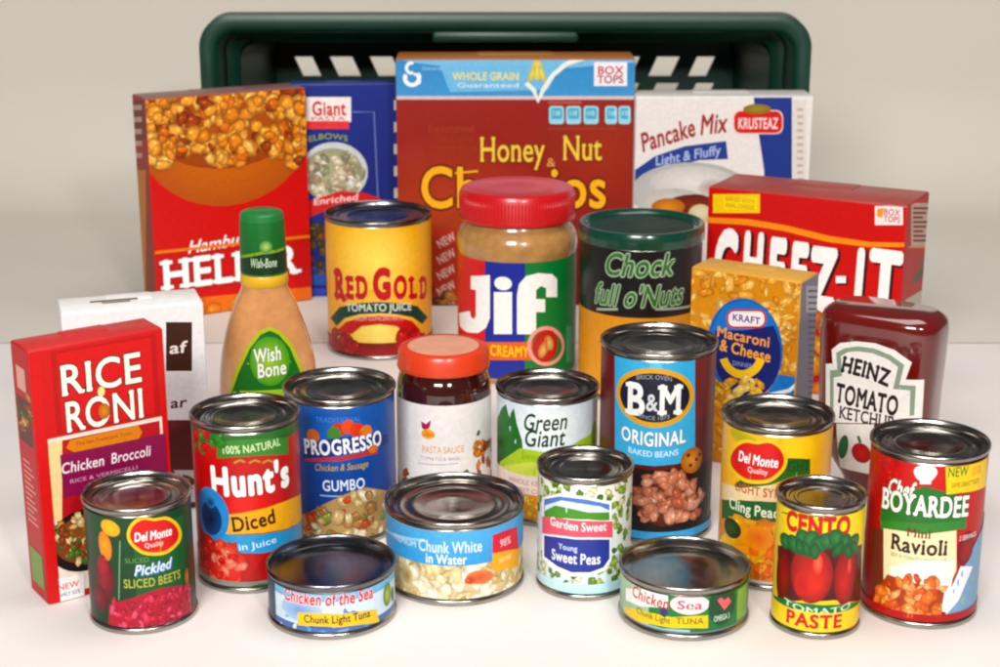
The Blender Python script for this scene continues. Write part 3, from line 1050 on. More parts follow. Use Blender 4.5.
A.line([(860, 443), (858, 436)], 3, '#3a7a3a')
A.done('label', PAPER, 0.0, [0.076 * k / 26 for k in range(1, 26)], [0.108 * k / 26 for k in range(1, 26)])

# salad dressing
x, y = -0.1755, 1.190
t = thing('dressing_bottle', 'orange salad dressing bottle with a green cap, in front of the red pasta dinner box', 'bottle', (x, y, 0), yaw_to_cam(x, y, 2), 'jars and bottles on the table')
DRS = mat('salad_dressing', '#d8955a', rough=0.14, var=0.09, scale=150, coat=1.0, coat_rough=0.06, bump=0.04, bscale=30)
CAPG = mat('green_cap', '#1d7a33', rough=0.34, var=0.08, scale=50, coat=0.2)
YEL = mat('yellow_collar', '#e9b41a', rough=0.35, var=0.04)
keys = [(.0345, .020, .0), (.0365, .0225, .004), (.0372, .0235, .03), (.0370, .0235, .060), (.0348, .0225, .082), (.0298, .020, .104), (.0228, .0177, .124), (.0170, .0160, .137), (.0158, .0155, .150)]
secs = smooth_secs(keys, 60)
link_bm('bottle_body', loft(secs, 2.3), DRS, t, angle=60)
link_bm('collar', lathe([(.0155, .139), (.0172, .1392), (.0178, .1405), (.0176, .1465), (.0168, .1480), (.015, .148)], 80), YEL, t)
capo = link_bm('cap', lathe([(.0155, .1478), (.0172, .1478), (.0174, .149), (.0172, .1520), (.0168, .170), (.0163, .189), (.0158, .1925), (.0140, .1940), (.010, .1944), (0, .1944)], 96), CAPG, t)
A = RoundArt(t, 0.0172, 0.1480, 0.040, '#1f7a36', '#1c6a30', seed=15)
A.poly([(230, 262), (246, 256), (262, 253), (290, 247), (290, 292), (230, 292)], '#123f22', 2)
A.line([(230, 262), (246, 256), (262, 253), (290, 247)], 3, '#8cae3a')
A.ell(266, 247, 7, 6, '#b9d27a', '#3f8a3a')
A.text('Wish-Bone', 264, 263, 9, 28, '#cfe0c0', 0.02, 0.1)
def fcap(x_, y_, z_):
    a = x_ / 0.0172
    zz = 0.1480 + y_
    rr = 0.0173 - 0.0010 * max(0, (zz - .150) / .040)
    n_ = Vector((math.sin(a), -math.cos(a), 0))
    return n_ * (rr + z_) + Vector((0, 0, zz)), n_
A.finish('sleeve', PAPER, t, fcap, (-.05395, .05395, 0.0012, .0400), [.0172 * R_(q) for q in range(-176, 180, 6)])
A = bottle_art(t, secs, 2.3, 0.066, 0.004, 0.112, 16)
arch = [(229, 470), (228, 398), (236, 372), (248, 346), (260, 332), (270, 328), (280, 332), (292, 345), (303, 370), (309, 398), (309, 470)]
A.poly(arch, '#b4c23c', 4)
A.poly([(232, 470), (231, 398), (239, 374), (250, 350), (261, 336), (270, 332), (279, 336), (290, 349), (300, 372), (306, 398), (306, 470)], '#1d7426', 4)
A.ell(270, 362, 20, 24, '#a9c83a', '#4f9a2c', n=28)
A.text('Wish', 268, 355, 14, 28, '#eef3e2', 0.03, 0.1, 0.1, '#2f6a2a', 0.03)
A.text('Bone', 272, 369, 14, 30, '#eef3e2', 0.03, 0.1, 0.1, '#2f6a2a', 0.03)
A.poly([(240, 392), (300, 388), (302, 404), (240, 406)], '#a7c83c')
A.text('Italian', 270, 398, 9, 40, '#fff4c8', 0.02)
A.done('label', PAPER, 0.0, [0.066 * k / 24 for k in range(1, 24)], [0.108 * k / 26 for k in range(1, 26)])

# ================================================================== left cartons
w, d, h = 0.095, 0.040, 0.150
t = carton('brownie_box', 'white box with a brown panel, behind the red rice box', 'box', (-0.2945, 1.065), 18, w, d, h, '#ece9e6', '#efebe8')
A = front(t, w, d, h, '#efedec', seed=17)
A.rect(166, 322, 192, 371, '#4a2a1c')
A.text('af', 178, 347, 12, 17, '#efe6e0', 0.02, 0.15)
A.text('ar', 179, 402, 11, 17, '#5a2a34', 0.03, 0.15)
A.line([(162, 330), (150, 333)], 2, '#b9a9a0')
A.rect(166, 420, 196, 470, '#7a3a3a')
A.blobs(None, (160, 470, 200, 560), 30, (5, 9), ['#6a3a22', '#8a5230', '#4a2616'], 0.5, 3)
A.done('front_panel')
tb = FaceArt(t, (-w / 2, -d / 2, h + .0009), (1, 0, 0), (0, -1, 0), w, d, None, seed=18, bend=lambda x_, y_, z_: (Vector((-w / 2 + x_, -d / 2 + y_, h + .0009 + z_)), Vector((0, 0, 1))))
tb.fill(w * .22, w * .56, d * .52, d * .60, '#7a5a3e')
tb.fill(w * .30, w * .50, d * .40, d * .46, '#8a6a50')
tb.done('top_print')

w, d, h = 0.086, 0.030, 0.1640
t = carton('rice_box', 'red boxed rice mix with white capitals and a purple strip, far left', 'box', (-0.2795, 0.933), 35, w, d, h, '#c81f22', '#c9302c')
A = front(t, w, d, h, '#cc1d20', seed=19)
A.fill(0, w, 0, h * .02, '#b5161a')
A.fill(w * .16, w * .94, h * .665, h * .985, '#b5171a')
A.fill(w * .20, w * .90, h * .675, h * .975, '#d02322')
A.fill(w * .09, w * .95, h * .03, h * .655, '#ece0d4')
A.fill(w * .11, w * .93, h * .31, h * .640, '#b8242c')
A.poly([(48, 444), (62, 440), (62, 520), (50, 524)], '#e9d3a0')
A.text('RICE', 101, 373, 31, 84, '#fbf4e6', 0.015, 0, 0, '#6d0d10', 0.03, serif=0.06)
A.text('RONI', 105, 409, 31, 82, '#fbf4e6', 0.015, 0, 0, '#6d0d10', 0.03, serif=0.06)
A.ell(101, 391.5, 3.6, 5, '#f2dd9a')
A.ell(104, 411, 6, 8, '#d9952e', '#b46a1e')
A.poly([(70, 440), (138, 425), (142, 432), (138, 440), (74, 452), (66, 448)], '#d98a22', 3)
A.text('The San Francisco Treat', 104, 438, 4, 58, '#8a3a10', 0.005)
A.fill(w * .17, w * .97, h * .415, h * .585, '#8d1a52')
A.text('Chicken', 83, 464, 11, 44, '#f5e4ec', 0.015, 0.1)
A.text('Broccoli', 131, 454, 11, 42, '#f5e4ec', 0.015, 0.1)
A.text('RICE & VERMICELLI', 104, 474, 4, 70, '#d9a8c0', 0.0)
A.ell(84, 540, 36, 32, '#2f1c16', '#1f120e', n=36)
A.ell(85, 538, 31, 25, '#a06a3a', '#7d4a24', n=30)
A.blobs(in_ell(85, 538, 31, 25), (52, 512, 118, 565), 90, (3, 6), ['#e0b074', '#c98a4a', '#f0d0a0', '#8a4a24', '#b86a30', '#5a7a30'], 0.5, 2)
A.poly([(50, 580), (84, 573), (84, 596), (52, 604)], '#f4eeee')
A.text('NEW', 68, 585, 6, 22, '#d8742a', 0.02)
A.text('FAMILY SIZE', 68, 593, 4, 24, '#5a4a8a', 0.01)
A.fill(0, w * .085, 0, h, '#cf2226')
A.done('front_panel')
A = left_side(t, w, d, h, '#bf1f22')
A.fill(d * .1, d * .9, h * .62, h * .80, '#6a3426')
A.blobs(None, (12, 395, 34, 430), 26, (2, 5), ['#c98a4a', '#8a4a24', '#e0b074', '#4a6a2a'], 0.5, 5)
for k in range(12):
    A.fill(d * .2, d * (.8 - .1 * (k % 3)), h * (.30 + k * .022), h * (.308 + k * .022), '#e0a49a')
A.fill(d * .15, d * .85, h * .05, h * .19, '#86a45a')
A.fill(d * .25, d * .75, h * .83, h * .92, '#e0b0a0')
A.done('side_panel')

# ================================================================== front cans
# diced tomatoes
t, r, z0, h = can('tall red can of diced tomatoes with a yellow banner and a blue seal', 'can', -0.161, 0.983, 0.0690, 0.1110)
A = RoundArt(t, r, z0, h, '#c4161c', '#b81319', seed=20)
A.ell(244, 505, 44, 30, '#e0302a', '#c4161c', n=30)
A.band(.93, 1.0, '#2f6a2c', '#3a7a30')
A.poly([(217, 441), (288, 437), (288, 454), (217, 458)], '#4a8a3c', 4)
A.text('100% NATURAL', 252, 448, 8, 62, '#d6e8b8', 0.02, 0, 0.05)
A.blobs(None, (192, 427, 224, 450), 14, (5, 9), ['#d83022', '#c42018', '#3f8a34'], 0.5, 4)
for xx in (240, 255, 268):
    A.line([(xx - 6, 463), (xx, 460), (xx + 5, 462)], 2, '#a8a23c')
A.text("Hunt's", 252, 480, 28, 88, '#fdf8f4', 0.05, 0, 0.03, '#7d0d12', 0.025)
A.poly([(222, 515), (240, 513), (265, 508), (285, 501), (301, 494), (304, 521), (285, 529), (262, 533), (240, 534), (222, 534)], '#efb323', 3)
A.text('Diced', 254, 521, 15, 46, '#4a2a10', 0.03, 0, 0.12, serif=0.08)
A.poly([(220, 533), (240, 535), (262, 534), (285, 530), (303, 522), (302, 540), (285, 548), (262, 553), (240, 553), (222, 548)], '#3f9fd0', 3)
A.text('in Juice', 258, 544, 7, 40, '#d6ecf6', 0.01, 0, 0.1)
A.ell(211, 514, 22, 27, '#4a9fd8', '#3c8cc8', n=30)
A.ell(211, 518, 14, 17, '#14203a', '#1f4a80', n=24)
A.ell(211, 502, 6, 6, '#23406a', '#3c8cc8')
A.blobs(in_ell(212, 568, 30, 26), (186, 545, 250, 592), 60, (7, 13), ['#d9382a', '#e85a42', '#c8281e', '#e84a34', '#b41c18'], 0.5, 6)
A.ell(224, 566, 20, 16, '#e65040', '#c82a20', 0.2)
A.blobs(in_ell(222, 566, 22, 18), (200, 546, 246, 586), 26, (4, 8), ['#e86a54', '#d8402e', '#c8281e', '#f08a74'], 0.6, 8)
A.band(0.0, 0.035, '#8a8f86')
A.ell(262, 588, 14, 5, '#2f7a3a', '#256a30')
A.done()

# blue soup can
t, r, z0, h = can('blue soup can with a chunky soup picture, left of the sauce jar', 'can', -0.1087, 1.060, 0.0765, 0.1030)
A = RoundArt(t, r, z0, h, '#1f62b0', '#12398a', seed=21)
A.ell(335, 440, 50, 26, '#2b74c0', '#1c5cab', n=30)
A.text('TRADITIONAL', 338, 420, 5, 46, '#4f94d4', 0.0)
for xx, yy, c in ((338, 430, '#c83a22'), (348, 427, '#e05a24'), (357, 430, '#d8442a'), (366, 432, '#e0862a'), (334, 434, '#4a8a34'), (313, 436, '#e07a2a')):
    A.ell(xx, yy, 7, 7, c, c)
A.poly([(303, 446), (322, 440), (345, 437), (366, 436), (388, 434), (388, 444), (366, 450), (340, 455), (303, 461)], '#163a86', 3)
A.text('PROGRESSO', 344, 446, 15, 86, '#f4f6fa', 0.035, 0, 0.06, '#16306e', 0.03, serif=0.07)
A.poly([(305, 458), (340, 457), (375, 449), (378, 453), (340, 461), (305, 461)], '#c8413a', 3)
A.ell(373, 449, 6, 4, '#e88a2a', '#d8742a')
A.text('Chicken & Sausage', 342, 467, 7, 56, '#c8b05a', 0.01, 0.2, 0.03)
A.text('GUMBO', 344, 485, 11, 44, '#e3ecf6', 0.02, 0, 0.02)
A.line([(320, 495), (368, 493)], 1.5, '#9fc0e4')
A.poly([(280, 521), (310, 512), (326, 503), (345, 494), (366, 487), (395, 492), (395, 580), (280, 580)], '#b99a6a', 3)
A.blobs(lambda px, py: py > 520 - (px - 296) * .42, (288, 488, 392, 565), 130, (4, 9), ['#e0cfa4', '#cdb483', '#b48a58', '#eadfbf', '#c8552f', '#8a9a4a', '#a97848', '#d8c088'], 0.55, 7)
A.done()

# jar of pasta sauce
x, y = -0.0395, 1.100
t = thing('sauce_jar', 'dark sauce jar with an orange-red lid and a white label', 'jar', (x, y, 0), yaw_to_cam(x, y), 'jars and bottles on the table')
SAU = mat('sauce_behind_glass', '#3a0f08', rough=0.10, var=0.22, scale=60, coat=1.0, coat_rough=0.03, bump=0.04, bscale=40)
OLID = mat('orange_red_lid', '#d93c16', rough=0.34, var=0.05, scale=50, coat=0.25, coat_rough=0.15)
r = 0.0332
link_bm('jar_body', lathe([(0, .003), (r - .006, .001), (r - .002, 0), (r, .003), (r, .088), (r - .0005, .0935), (r - .0022, .0985), (r - .0040, .1020), (r - .0040, .1075)]), SAU, t)
lo = screw_lid('lid', OLID, t, 0.0322, 0.1035, 0.1180, 0, 0.0004, dish=0.0006)
PALE = mat('lid_print', '#e8a07c', rough=0.3, var=0.10, scale=90, coat=0.3)
link_bm('lid_print', lathe([(.0255, .1177), (.024, .1179), (.019, .1180), (.0, .1180)]), PALE, lo)
A = RoundArt(t, r, 0.006, 0.0785, '#f0ebe8', seed=22)
A.poly([(421, 421), (426, 424), (431, 420), (430, 427), (426, 431), (422, 428)], '#b0285a')
A.ell(428, 434, 7, 5, '#f0a42a', '#f4b84a')
A.text('Giant', 428, 434, 5, 14, '#e08a1a', 0.03)
A.text('PASTA SAUCE', 443, 450, 7, 44, '#e8b078', 0.01)
A.text('TOMATO & BASIL', 440, 459, 3.5, 42, '#a89aa8', 0.0)
A.line([(418, 463), (458, 463)], 0.8, '#b9a8b8')
A.blobs(lambda px, py: py > 478 - abs(px - 444) * .22, (392, 455, 496, 520), 70, (4, 8), ['#e8862a', '#d86a1f', '#f0a44a', '#c8501a', '#6a7a2a'], 0.55, 8)
A.blobs(lambda px, py: px > 476 - (py - 436) * .12, (470, 432, 496, 480), 26, (3, 6), ['#c8601f', '#a8481a', '#5a6a24', '#e08a3a'], 0.5, 9)
A.done()

# sweet corn can
t, r, z0, h = can('pale vegetable can with a green hillside label, right of the white labelled jar', 'can', 0.0330, 1.091, 0.0723, 0.0930, lid=LIDSTEEL)
A = RoundArt(t, r, z0, h, '#dfeaf2', '#f0efe8', seed=23)
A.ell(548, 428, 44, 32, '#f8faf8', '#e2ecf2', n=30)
A.poly([(496, 480), (497, 420), (502, 408), (506, 404), (509, 416), (514, 408), (517, 424), (522, 440), (526, 478)], '#2f7a34', 2)
A.ell(500, 452, 12, 26, '#245f28', '#2f7430', 0.0)
A.poly([(500, 462), (520, 448), (545, 452), (570, 446), (600, 428), (604, 476), (500, 476)], '#b4cf4a', 3)
A.poly([(500, 466), (530, 462), (560, 466), (604, 452), (604, 480), (500, 480)], '#d3dd6a', 3)
A.ell(594, 440, 10, 20, '#6a9a34', '#a9c84a')
A.text('Green', 546, 422, 17, 46, '#1f4a26', 0.015, 0.2, 0.05)
A.text('Giant', 545, 438, 17, 42, '#1f4a26', 0.015, 0.2, 0.05)
A.text('Sweet', 532, 456, 8, 24, '#9ab83a', 0.02, 0.2)
A.band(.0, .385, '#efdcd6', '#efe0d4')
A.text('WHOLE KERNEL', 530, 483, 5, 52, '#c98a9a', 0.01)
A.text('SWEET CORN', 530, 491, 5, 44, '#c98a9a', 0.01)
A.band(.0, .22, '#e8a83a', '#e09a2a')
A.blobs(None, (498, 497, 606, 530), 90, (3, 6), ['#f2c04a', '#f6d06a', '#e8a83a', '#eeb040'], 0.6, 3)
A.done()

# baked beans, tallest of the middle
t, r, z0, h = can('tall maroon can of baked beans with a light blue panel and oval emblem', 'can', 0.1068, 1.062, 0.0794, 0.1345, lid=LIDSTEEL, depth=0.005)
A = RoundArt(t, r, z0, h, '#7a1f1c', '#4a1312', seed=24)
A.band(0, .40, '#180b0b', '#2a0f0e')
A.poly([(615, 340), (695, 340), (695, 452), (690, 460), (676, 464), (655, 466), (634, 464), (620, 459), (615, 450)], '#4cb2dc', 4)
A.poly([(650, 340), (662, 340), (662, 372), (650, 372)], '#6cc4e6')
A.ell(654, 398, 42, 29, '#e8b830', '#dca824', n=40)
A.ell(654, 398, 37, 24, '#14162a', '#1c1f3a', n=40)
A.text('B', 636, 398, 32, 21, '#eef0ee', 0.03, 0, 0, serif=0.13)
A.text('&', 652, 402, 17, 12, '#d6d9da', 0.02)
A.text('M', 671, 399, 30, 25, '#eef0ee', 0.03, 0, 0, serif=0.12)
A.text('BRICK OVEN', 654, 379, 4.5, 36, '#9aa0b0', 0.01, arch=2)
A.text('SINCE 1875', 654, 416, 4, 32, '#9aa0b0', 0.01, arch=-2)
A.text('ORIGINAL', 653, 436, 14, 68, '#f4f8fa', 0.03, 0, 0, '#2a6a9a', 0.03, arch=-3)
A.text('BAKED BEANS', 653, 452, 6, 52, '#e0f0f6', 0.01, arch=-2)
A.ell(667, 500, 34, 27, '#8a4632', '#5a2418', n=30)
A.blobs(in_ell(668, 499, 34, 26), (632, 472, 704, 528), 70, (6, 10), ['#d99a80', '#c98468', '#e0a890', '#b86a50', '#cf8e72'], 0.5, 4, (.55, .75))
A.ell(692, 460, 14, 13, '#d99a4a', '#a8662a', 0.3)
for xx, yy in ((688, 455), (696, 459), (690, 465), (699, 454)):
    A.ell(xx, yy, 2.2, 1.8, '#5a2a14')
A.band(0, .045, '#4aa6d8')
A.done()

# two-tone fruit can
t, r, z0, h = can('yellow and green can of peaches with a red shield, behind the small tomato paste can', 'can', 0.176, 0.987, 0.0712, 0.1085, turn=0)
A = RoundArt(t, r, z0, h, '#f2c11c', '#f0b41a', seed=25)
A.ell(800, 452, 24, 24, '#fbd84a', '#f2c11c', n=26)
A.ell(745, 440, 22, 7, '#a9a83a', '#c8b82a', 0.2)
A.poly([(766, 462), (790, 458), (810, 459), (810, 474), (784, 480), (755, 490), (735, 492), (735, 484)], '#2f6a2c', 3)
A.text('LIGHT', 795, 466, 11, 34, '#1f5a26', 0.03)
A.poly([(722, 482), (740, 488), (780, 484), (836, 474), (836, 498), (780, 502), (722, 500)], '#efd9b0', 3)
A.text('LIGHT SYRUP', 762, 492, 9, 62, '#c2543a', 0.025)
A.poly([(722, 499), (780, 502), (836, 497), (836, 516), (780, 522), (722, 518)], '#2a6a34', 3)
A.text('Cling Peaches', 760, 511, 11, 76, '#eef2dc', 0.025)
A.poly([(720, 518), (780, 522), (840, 516), (840, 600), (720, 600)], '#f0a02a', 3)
A.blobs(None, (722, 524, 836, 592), 60, (9, 17), ['#f6b83a', '#f0962a', '#f8c84a', '#e87a24', '#f4a83a'], 0.72, 3)
A.ell(732, 528, 13, 10, '#3a5a24', '#1f3a18')
A.ell(758, 538, 16, 12, '#e87a3a', '#f0a030')
shield(A, 731, 441, 784, 480, 'Del Monte', 'Quality')
A.band(0, .02, '#d8d0c4')
A.done()

# ravioli
t, r, z0, h = can('tall red can with a pasta picture, far right at the front', 'can', 0.259, 0.935, 0.0712, 0.1096, turn=2)
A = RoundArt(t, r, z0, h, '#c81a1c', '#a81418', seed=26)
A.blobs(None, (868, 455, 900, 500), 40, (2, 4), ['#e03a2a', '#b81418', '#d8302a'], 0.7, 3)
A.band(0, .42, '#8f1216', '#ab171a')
A.poly([(872, 530), (890, 524), (890, 600), (872, 590)], '#7a3a24', 2)
A.poly([(883, 497), (900, 494), (924, 486), (946, 492), (966, 497), (966, 519), (930, 524), (880, 520)], '#2f7a34', 3)
A.poly([(881, 520), (925, 524), (966, 519), (966, 528), (925, 534), (881, 529)], '#3f8a3a', 3)
A.ell(925, 474, 10, 8, '#f6f3f0', '#ebe6e2')
A.ell(920, 472, 6, 6, '#faf8f6', '#efebe8')
A.ell(931, 472, 6, 6, '#faf8f6', '#efebe8')
A.rect(920, 475, 931, 484, '#f1ede9')
A.ell(925, 470, 6, 6, '#fdfcfa', '#f3efec')
A.text('Chef', 901, 488, 16, 28, '#f6f6ee', 0.03, 0.25, 0.05, '#2f6a30', 0.03)
A.text('BOYARDEE', 925, 507, 21, 94, '#fbf9f0', 0.028, 0, 0, '#1f5a28', 0.04, serif=0.09, arch=1.5)
A.poly([(884, 528), (925, 534), (956, 530), (956, 570), (930, 625), (884, 605)], '#efe3bc', 3)
A.text('Mini', 919, 533, 9, 24, '#7a3424', 0.03, serif=0.07)
A.text('Ravioli', 919, 546, 16, 58, '#3a2018', 0.03, 0, 0, serif=0.08)
A.text('BEEF IN TOMATO & MEAT SAUCE', 918, 559, 4, 56, '#6f9a7a', 0.0)
A.poly([(890, 566), (920, 560), (954, 560), (948, 612), (890, 600)], '#f2eee6', 2)
A.poly([(990, 520), (978, 535), (962, 570), (948, 600), (940, 632), (1000, 632), (1000, 520)], '#86a9c8', 3)
A.poly([(960, 566), (972, 566), (958, 600), (946, 614), (944, 604)], '#eef0f2', 2)
A.ell(966, 548, 11, 17, '#a8161c', '#7a0f14', 0.2)
A.text('2 SERVINGS', 968, 536, 5, 24, '#f2d8d8', 0.02)
for xx, yy in ((972, 578), (974, 594), (962, 600)):
    A.ell(xx, yy, 4, 5, '#a4bd7a', '#86a9c8')
A.poly([(876, 592), (888, 574), (920, 584), (944, 592), (940, 614), (905, 616), (876, 604)], '#a84a1c', 2)
A.blobs(in_ell(911, 598, 34, 22), (876, 575, 946, 622), 80, (5, 9), ['#e88a44', '#d96a2c', '#f0a468', '#c8521f', '#e07a38', '#f2b07a'], 0.55, 5, (.5, .8))
A.band(0, .05, '#b0171a')
A.poly([(945, 462), (986, 456), (986, 489), (946, 494)], '#f2cf22', 3)
A.text('NEW', 958, 471, 10, 22, '#2f8a3a', 0.04)
A.text('LOOK', 976, 469, 8, 14, '#e89a1a', 0.03)
A.text('SAME GREAT TASTE', 966, 483, 5, 34, '#6a7a1a', 0.01)
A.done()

# tomato paste
t, r, z0, h = can('small slim yellow can of tomato paste with two red tomatoes', 'can', 0.191, 0.913, 0.0542, 0.0840, turn=-4)
A = RoundArt(t, r, z0, h, '#f4d81c', '#f2cf18', seed=27)
A.line([(782, 512), (800, 515), (822, 516), (845, 514), (858, 511)], 1.4, '#4a7a34')
A.text('CENTO', 818, 526, 19, 70, '#cc2418', 0.04, 0, 0, '#8a6a10', 0.02, serif=0.09)
A.poly([(778, 545), (862, 545), (862, 600), (778, 600)], '#5a0f10', 3)
A.poly([(861, 548), (872, 548), (872, 600), (861, 600)], '#e8d8a0', 2)
A.ell(783, 574, 12, 30, '#a81a1a', '#5a0c0e')
A.ell(811, 575, 22, 29, '#d83a28', '#94141a', n=28, off=(.3, .4))
A.ell(846, 576, 14, 30, '#cc2a20', '#861014', n=28, off=(-.2, .3))
A.ell(818, 564, 5, 11, '#ee7a62', '#d83a28')
A.ell(801, 584, 7, 12, '#b81c1c', '#c42a20')
A.ell(849, 566, 3, 9, '#e86a54', '#cc2a20')
for k in range(9):
    A.ell(786 + k * 8.4, 541 + 3 * math.sin(k * 1.9), 10, 8, '#3f8a4a', '#1f5a34', k * .7)
for xx, yy in ((806, 549), (815, 551), (800, 547), (838, 549), (848, 551), (854, 547)):
    A.ell(xx, yy, 5, 9, '#2f7a3c', '#1c5230', (xx % 7 - 3) * .25)
A.poly([(774, 596), (796, 602), (822, 605), (846, 604), (862, 600), (862, 608), (846, 612), (822, 613), (796, 610), (774, 604)], '#1f7a44', 3)
A.text('TOMATO', 818, 608, 6.5, 74, '#cfe4c0', 0.03, arch=-3)
A.band(0.0, .165, '#f4d51a')
A.text('PASTE', 814, 621, 14, 60, '#cf2a1a', 0.04, 0, 0, '#f7e68a', 0.02, serif=0.07)
A.done()

# white pea can
t, r, z0, h = can('small white can with printed green peas and a blue panel, front centre', 'can', 0.0535, 0.969, 0.0612, 0.0812)
A = RoundArt(t, r, z0, h, '#f0f0e4', '#dcebf0', seed=28)
pal = ['#7a9a3c', '#5f8a34', '#8fae4a', '#4a7a2c', '#b4c46a', '#dfe2c0']
A.blobs(lambda px, py: py < 500, (534, 478, 640, 500), 50, (3, 6), pal + ['#e8e4b8'], 0.5, 3)
A.blobs(None, (612, 494, 632, 582), 46, (3, 5.5), pal, 0.5, 4)
A.blobs(lambda px, py: py > 558 + 10 * math.sin(px * .12), (538, 560, 632, 592), 44, (3, 5.5), pal, 0.5, 5)
A.blobs(None, (535, 490, 545, 580), 20, (3, 5), pal, 0.5, 6)
A.poly([(543, 497), (560, 493), (586, 496), (611, 502), (611, 560), (605, 570), (590, 576), (572, 576), (556, 570), (543, 558)], '#f4f6f4', 3)
A.poly([(545, 499), (560, 496), (586, 499), (609, 504), (609, 515), (545, 513)], '#5f86c8', 3)
A.poly([(546, 505), (562, 500), (580, 503), (600, 506), (609, 510), (609, 518), (545, 514)], '#dfe8f2', 3)
A.poly([(545, 511), (556, 505), (570, 508), (588, 512), (609, 512), (609, 520), (545, 517)], '#5a9a3a', 3)
A.poly([(543, 516), (577, 520), (612, 521), (612, 537), (577, 537), (543, 533)], '#e06a78', 3)
A.text('Garden Sweet', 577, 526, 9, 60, '#fbeef0', 0.03, 0, -0.02)
A.poly([(545, 535), (577, 539), (609, 539), (609, 558), (603, 567), (590, 572), (572, 572), (558, 566), (545, 556)], '#33429a', 3)
A.text('Young', 568, 547, 6, 20, '#d3daf2', 0.02)
A.text('Sweet Peas', 575, 558, 11, 52, '#eef1fb', 0.03)
A.band(0, .09, '#bfe0ea', '#cfe8f0')
A.text('NET WT 8.5 OZ', 586, 598, 4, 60, '#8ab4c8', 0.01)
A.done()

# beets
t, r, z0, h = can('small dark green can of beets, in front of the red rice box', 'can', -0.2185, 0.925, 0.0656, 0.0800, turn=0)
A = RoundArt(t, r, z0, h, '#17502a', '#143f22', seed=29)
A.fill(-.004, .030, .006, h * .92, '#1f6a34', '#195a2c')
A.line([(120, 541), (119, 600)], 1.2, '#8aa88a')
A.ell(104, 580, 13, 24, '#9c2030', '#641020', 0.1)
A.ell(100, 598, 12, 14, '#8a1a2a', '#5a0e1c')
A.ell(110, 528, 11, 8, '#f0c43a', '#e0a82a', 0.3)
A.ell(105, 546, 8, 15, '#f0a83a', '#d8862a', -0.1)
A.ell(103, 566, 8, 12, '#b02a34', '#8a1a28')
A.poly([(110, 604), (132, 598), (160, 588), (190, 584), (192, 628), (150, 634), (108, 630)], '#b01f3c', 3)
A.blobs(lambda px, py: py > 603 - (px - 110) * .22, (109, 582, 190, 632), 110, (3, 7), ['#c22a48', '#d84060', '#a81c38', '#e05a78', '#b82444'], 0.6, 4, (.3, .6))
A.text('Pickled', 155, 568, 11, 38, '#5a8ad0', 0.03, 0.3, 0.05)
A.text('Pickled', 154, 567, 11, 38, '#e6eef8', 0.015, 0.3, 0.05)
A.text('SLICED', 137, 560, 5, 24, '#6f9a5a', 0.01)
A.text('SLICED BEETS', 154, 581, 9, 60, '#b4b85a', 0.025)
A.ell(186, 576, 4, 9, '#c87a3a', '#8a5a2a')
shield(A, 130, 518, 178, 552, 'Del Monte', 'Quality')
A.done()

# low cans
t, r, z0, h = can('wide low can of chunk chicken with a light blue band, widest of the low cans', 'can', -0.0290, 0.975, 0.0891, 0.0550, lid=LIDSTEEL, depth=0.005)
A = RoundArt(t, r, z0, h, '#e4d4ac', '#d8c498', seed=30)
A.blobs(None, (378, 560, 530, 612), 120, (6, 12), ['#efe4c8', '#e4d2a4', '#f4ecd8', '#d8c08a', '#e8dab4', '#c9ad74'], 0.72, 3)
A.ell(408, 575, 7, 9, '#a98a4a', '#d8c498')
A.ell(480, 577, 15, 7, '#d8603a', '#d98a5a', 0.1)
A.ell(470, 580, 6, 4, '#b84a2a', '#d8603a')
A.band(.50, 1.0, '#4aa2d8', '#62b2e2')
A.line([(384, 528), (400, 536), (425, 540)], 3, '#a8d4ee')
A.text('PREMIUM', 404, 540, 6, 34, '#cfe6f4', 0.02)
A.text('Chunk White', 450, 547, 12, 66, '#dcecf6', 0.03)
A.text('in Water', 446, 559, 10, 42, '#eef6fa', 0.03)
A.poly([(492, 535), (516, 526), (518, 548), (492, 553)], '#d8304a', 3)
A.poly([(492, 553), (518, 548), (518, 566), (492, 571)], '#f0b428', 3)
A.text('98%', 505, 541, 8, 16, '#f2c8c8', 0.03)
A.text('FAT FREE', 505, 558, 5, 18, '#fbe8a8', 0.02)
A.done()

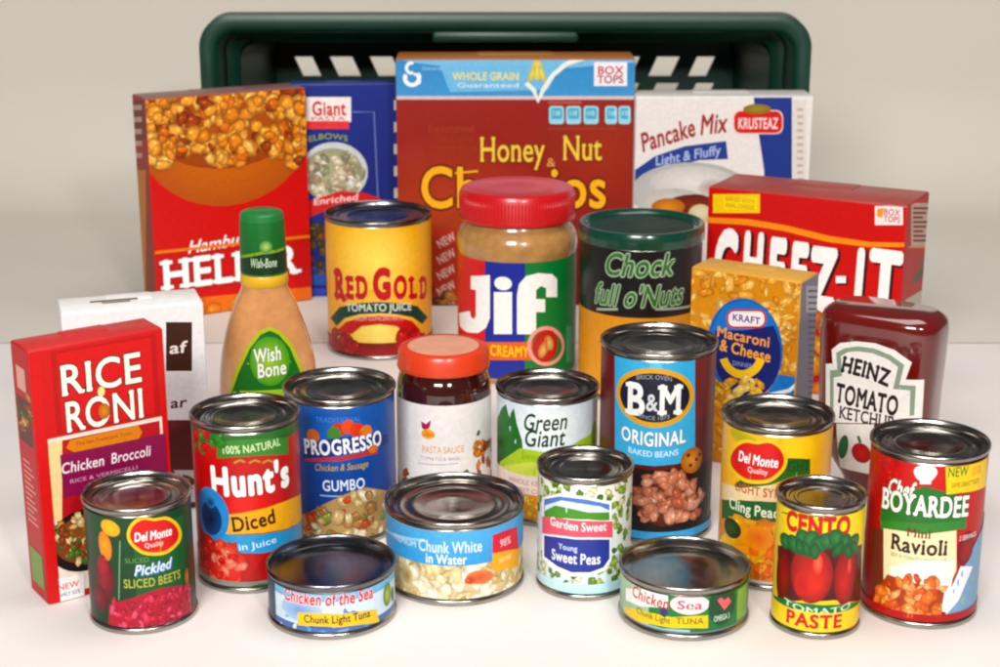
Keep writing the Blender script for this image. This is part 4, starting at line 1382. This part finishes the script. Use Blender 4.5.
t, r, z0, h = can('low tuna can with a pale blue label and red script, front left', 'can', -0.1030, 0.925, 0.0790, 0.0345, lid=DARKLID, depth=0.006, rings=False, group='tuna cans at the front', name='tuna_can', turn=3)
A = RoundArt(t, r, z0, h, '#dce9f2', '#cfe2ee', seed=31)
A.band(.80, 1.0, '#6fb4dc', '#8fc6e4')
A.band(0, .16, '#5f7fb4', '#4a6aa4')
A.blobs(None, (262, 610, 400, 640), 40, (4, 8), ['#8fb4dc', '#6a94c8', '#cfe0f0'], 0.8, 3, (.3, .5))
A.ell(300, 610, 24, 12, '#7f9cd0', '#b4cbe6')
A.fill(-math.pi * r * .99, -r * 1.12, 0, h, '#2a4a6a', '#24405e')
A.text('Chicken of the Sea', 328, 599, 13, 98, '#d8303c', 0.03, 0.1, 0, '#f8f2f4', 0.04)
A.poly([(298, 612), (340, 614), (376, 609), (379, 622), (340, 627), (298, 625)], '#efc83a', 3)
A.text('Chunk Light Tuna', 338, 619, 8, 70, '#2a2a3a', 0.03)
A.ell(387, 594, 8, 12, '#c8d04a', '#4a7a3a')
A.ell(392, 594, 4, 8, '#2a4a2a', '#5a8a3a')
A.done()

t, r, z0, h = can('low tuna can with a green label and pink oval, front right', 'can', 0.1125, 0.924, 0.0800, 0.0335, lid=LIDSTEEL, depth=0.006, rings=False, group='tuna cans at the front', name='tuna_can', turn=0)
A = RoundArt(t, r, z0, h, '#2f8a4a', '#237a40', seed=32)
A.fill(-math.pi * r * .99, -r * .55, 0, h, '#b9cfb0', '#9ab89a')
A.poly([(626, 588), (668, 590), (668, 608), (640, 606), (626, 600)], '#eef0ea', 3)
A.text('Chicken', 649, 598, 12, 46, '#cc3a4a', 0.025, 0.1, -0.05)
A.text('of the', 673, 592, 5, 14, '#b4d44a', 0.02)
A.ell(690, 605, 20, 10, '#f4e4e6', '#efdada', n=26)
A.text('Sea', 690, 605, 9, 26, '#cc3a52', 0.012, 0.1)
A.poly([(624, 606), (648, 612), (672, 617), (708, 615), (708, 628), (672, 628), (640, 622), (624, 616)], '#e8cc3a', 3)
A.text('Chunk Light', 652, 616, 6.5, 40, '#7a7a1a', 0.025, 0, -0.04)
A.text('TUNA', 690, 621, 6.5, 28, '#8a7a1a', 0.03)
A.ell(664, 612, 4.5, 5, '#3a3a6a', '#4a4a7a')
A.poly([(640, 622), (662, 628), (690, 630), (690, 638), (655, 636), (640, 632)], '#a8cfe8', 3)
A.ell(723, 604, 17, 22, '#1a4a2c', '#1f5a34')
A.poly([(717, 600), (721, 597), (724, 600), (728, 597), (731, 601), (724, 610)], '#e8707a')
A.text('OMEGA 3', 722, 617, 6, 20, '#cfe4d4', 0.02)
A.fill(r * .95, r * 1.30, h * .08, h * .95, '#9cc06a', '#8ab45a')
A.band(0, .05, '#7a8a8a')
A.done()
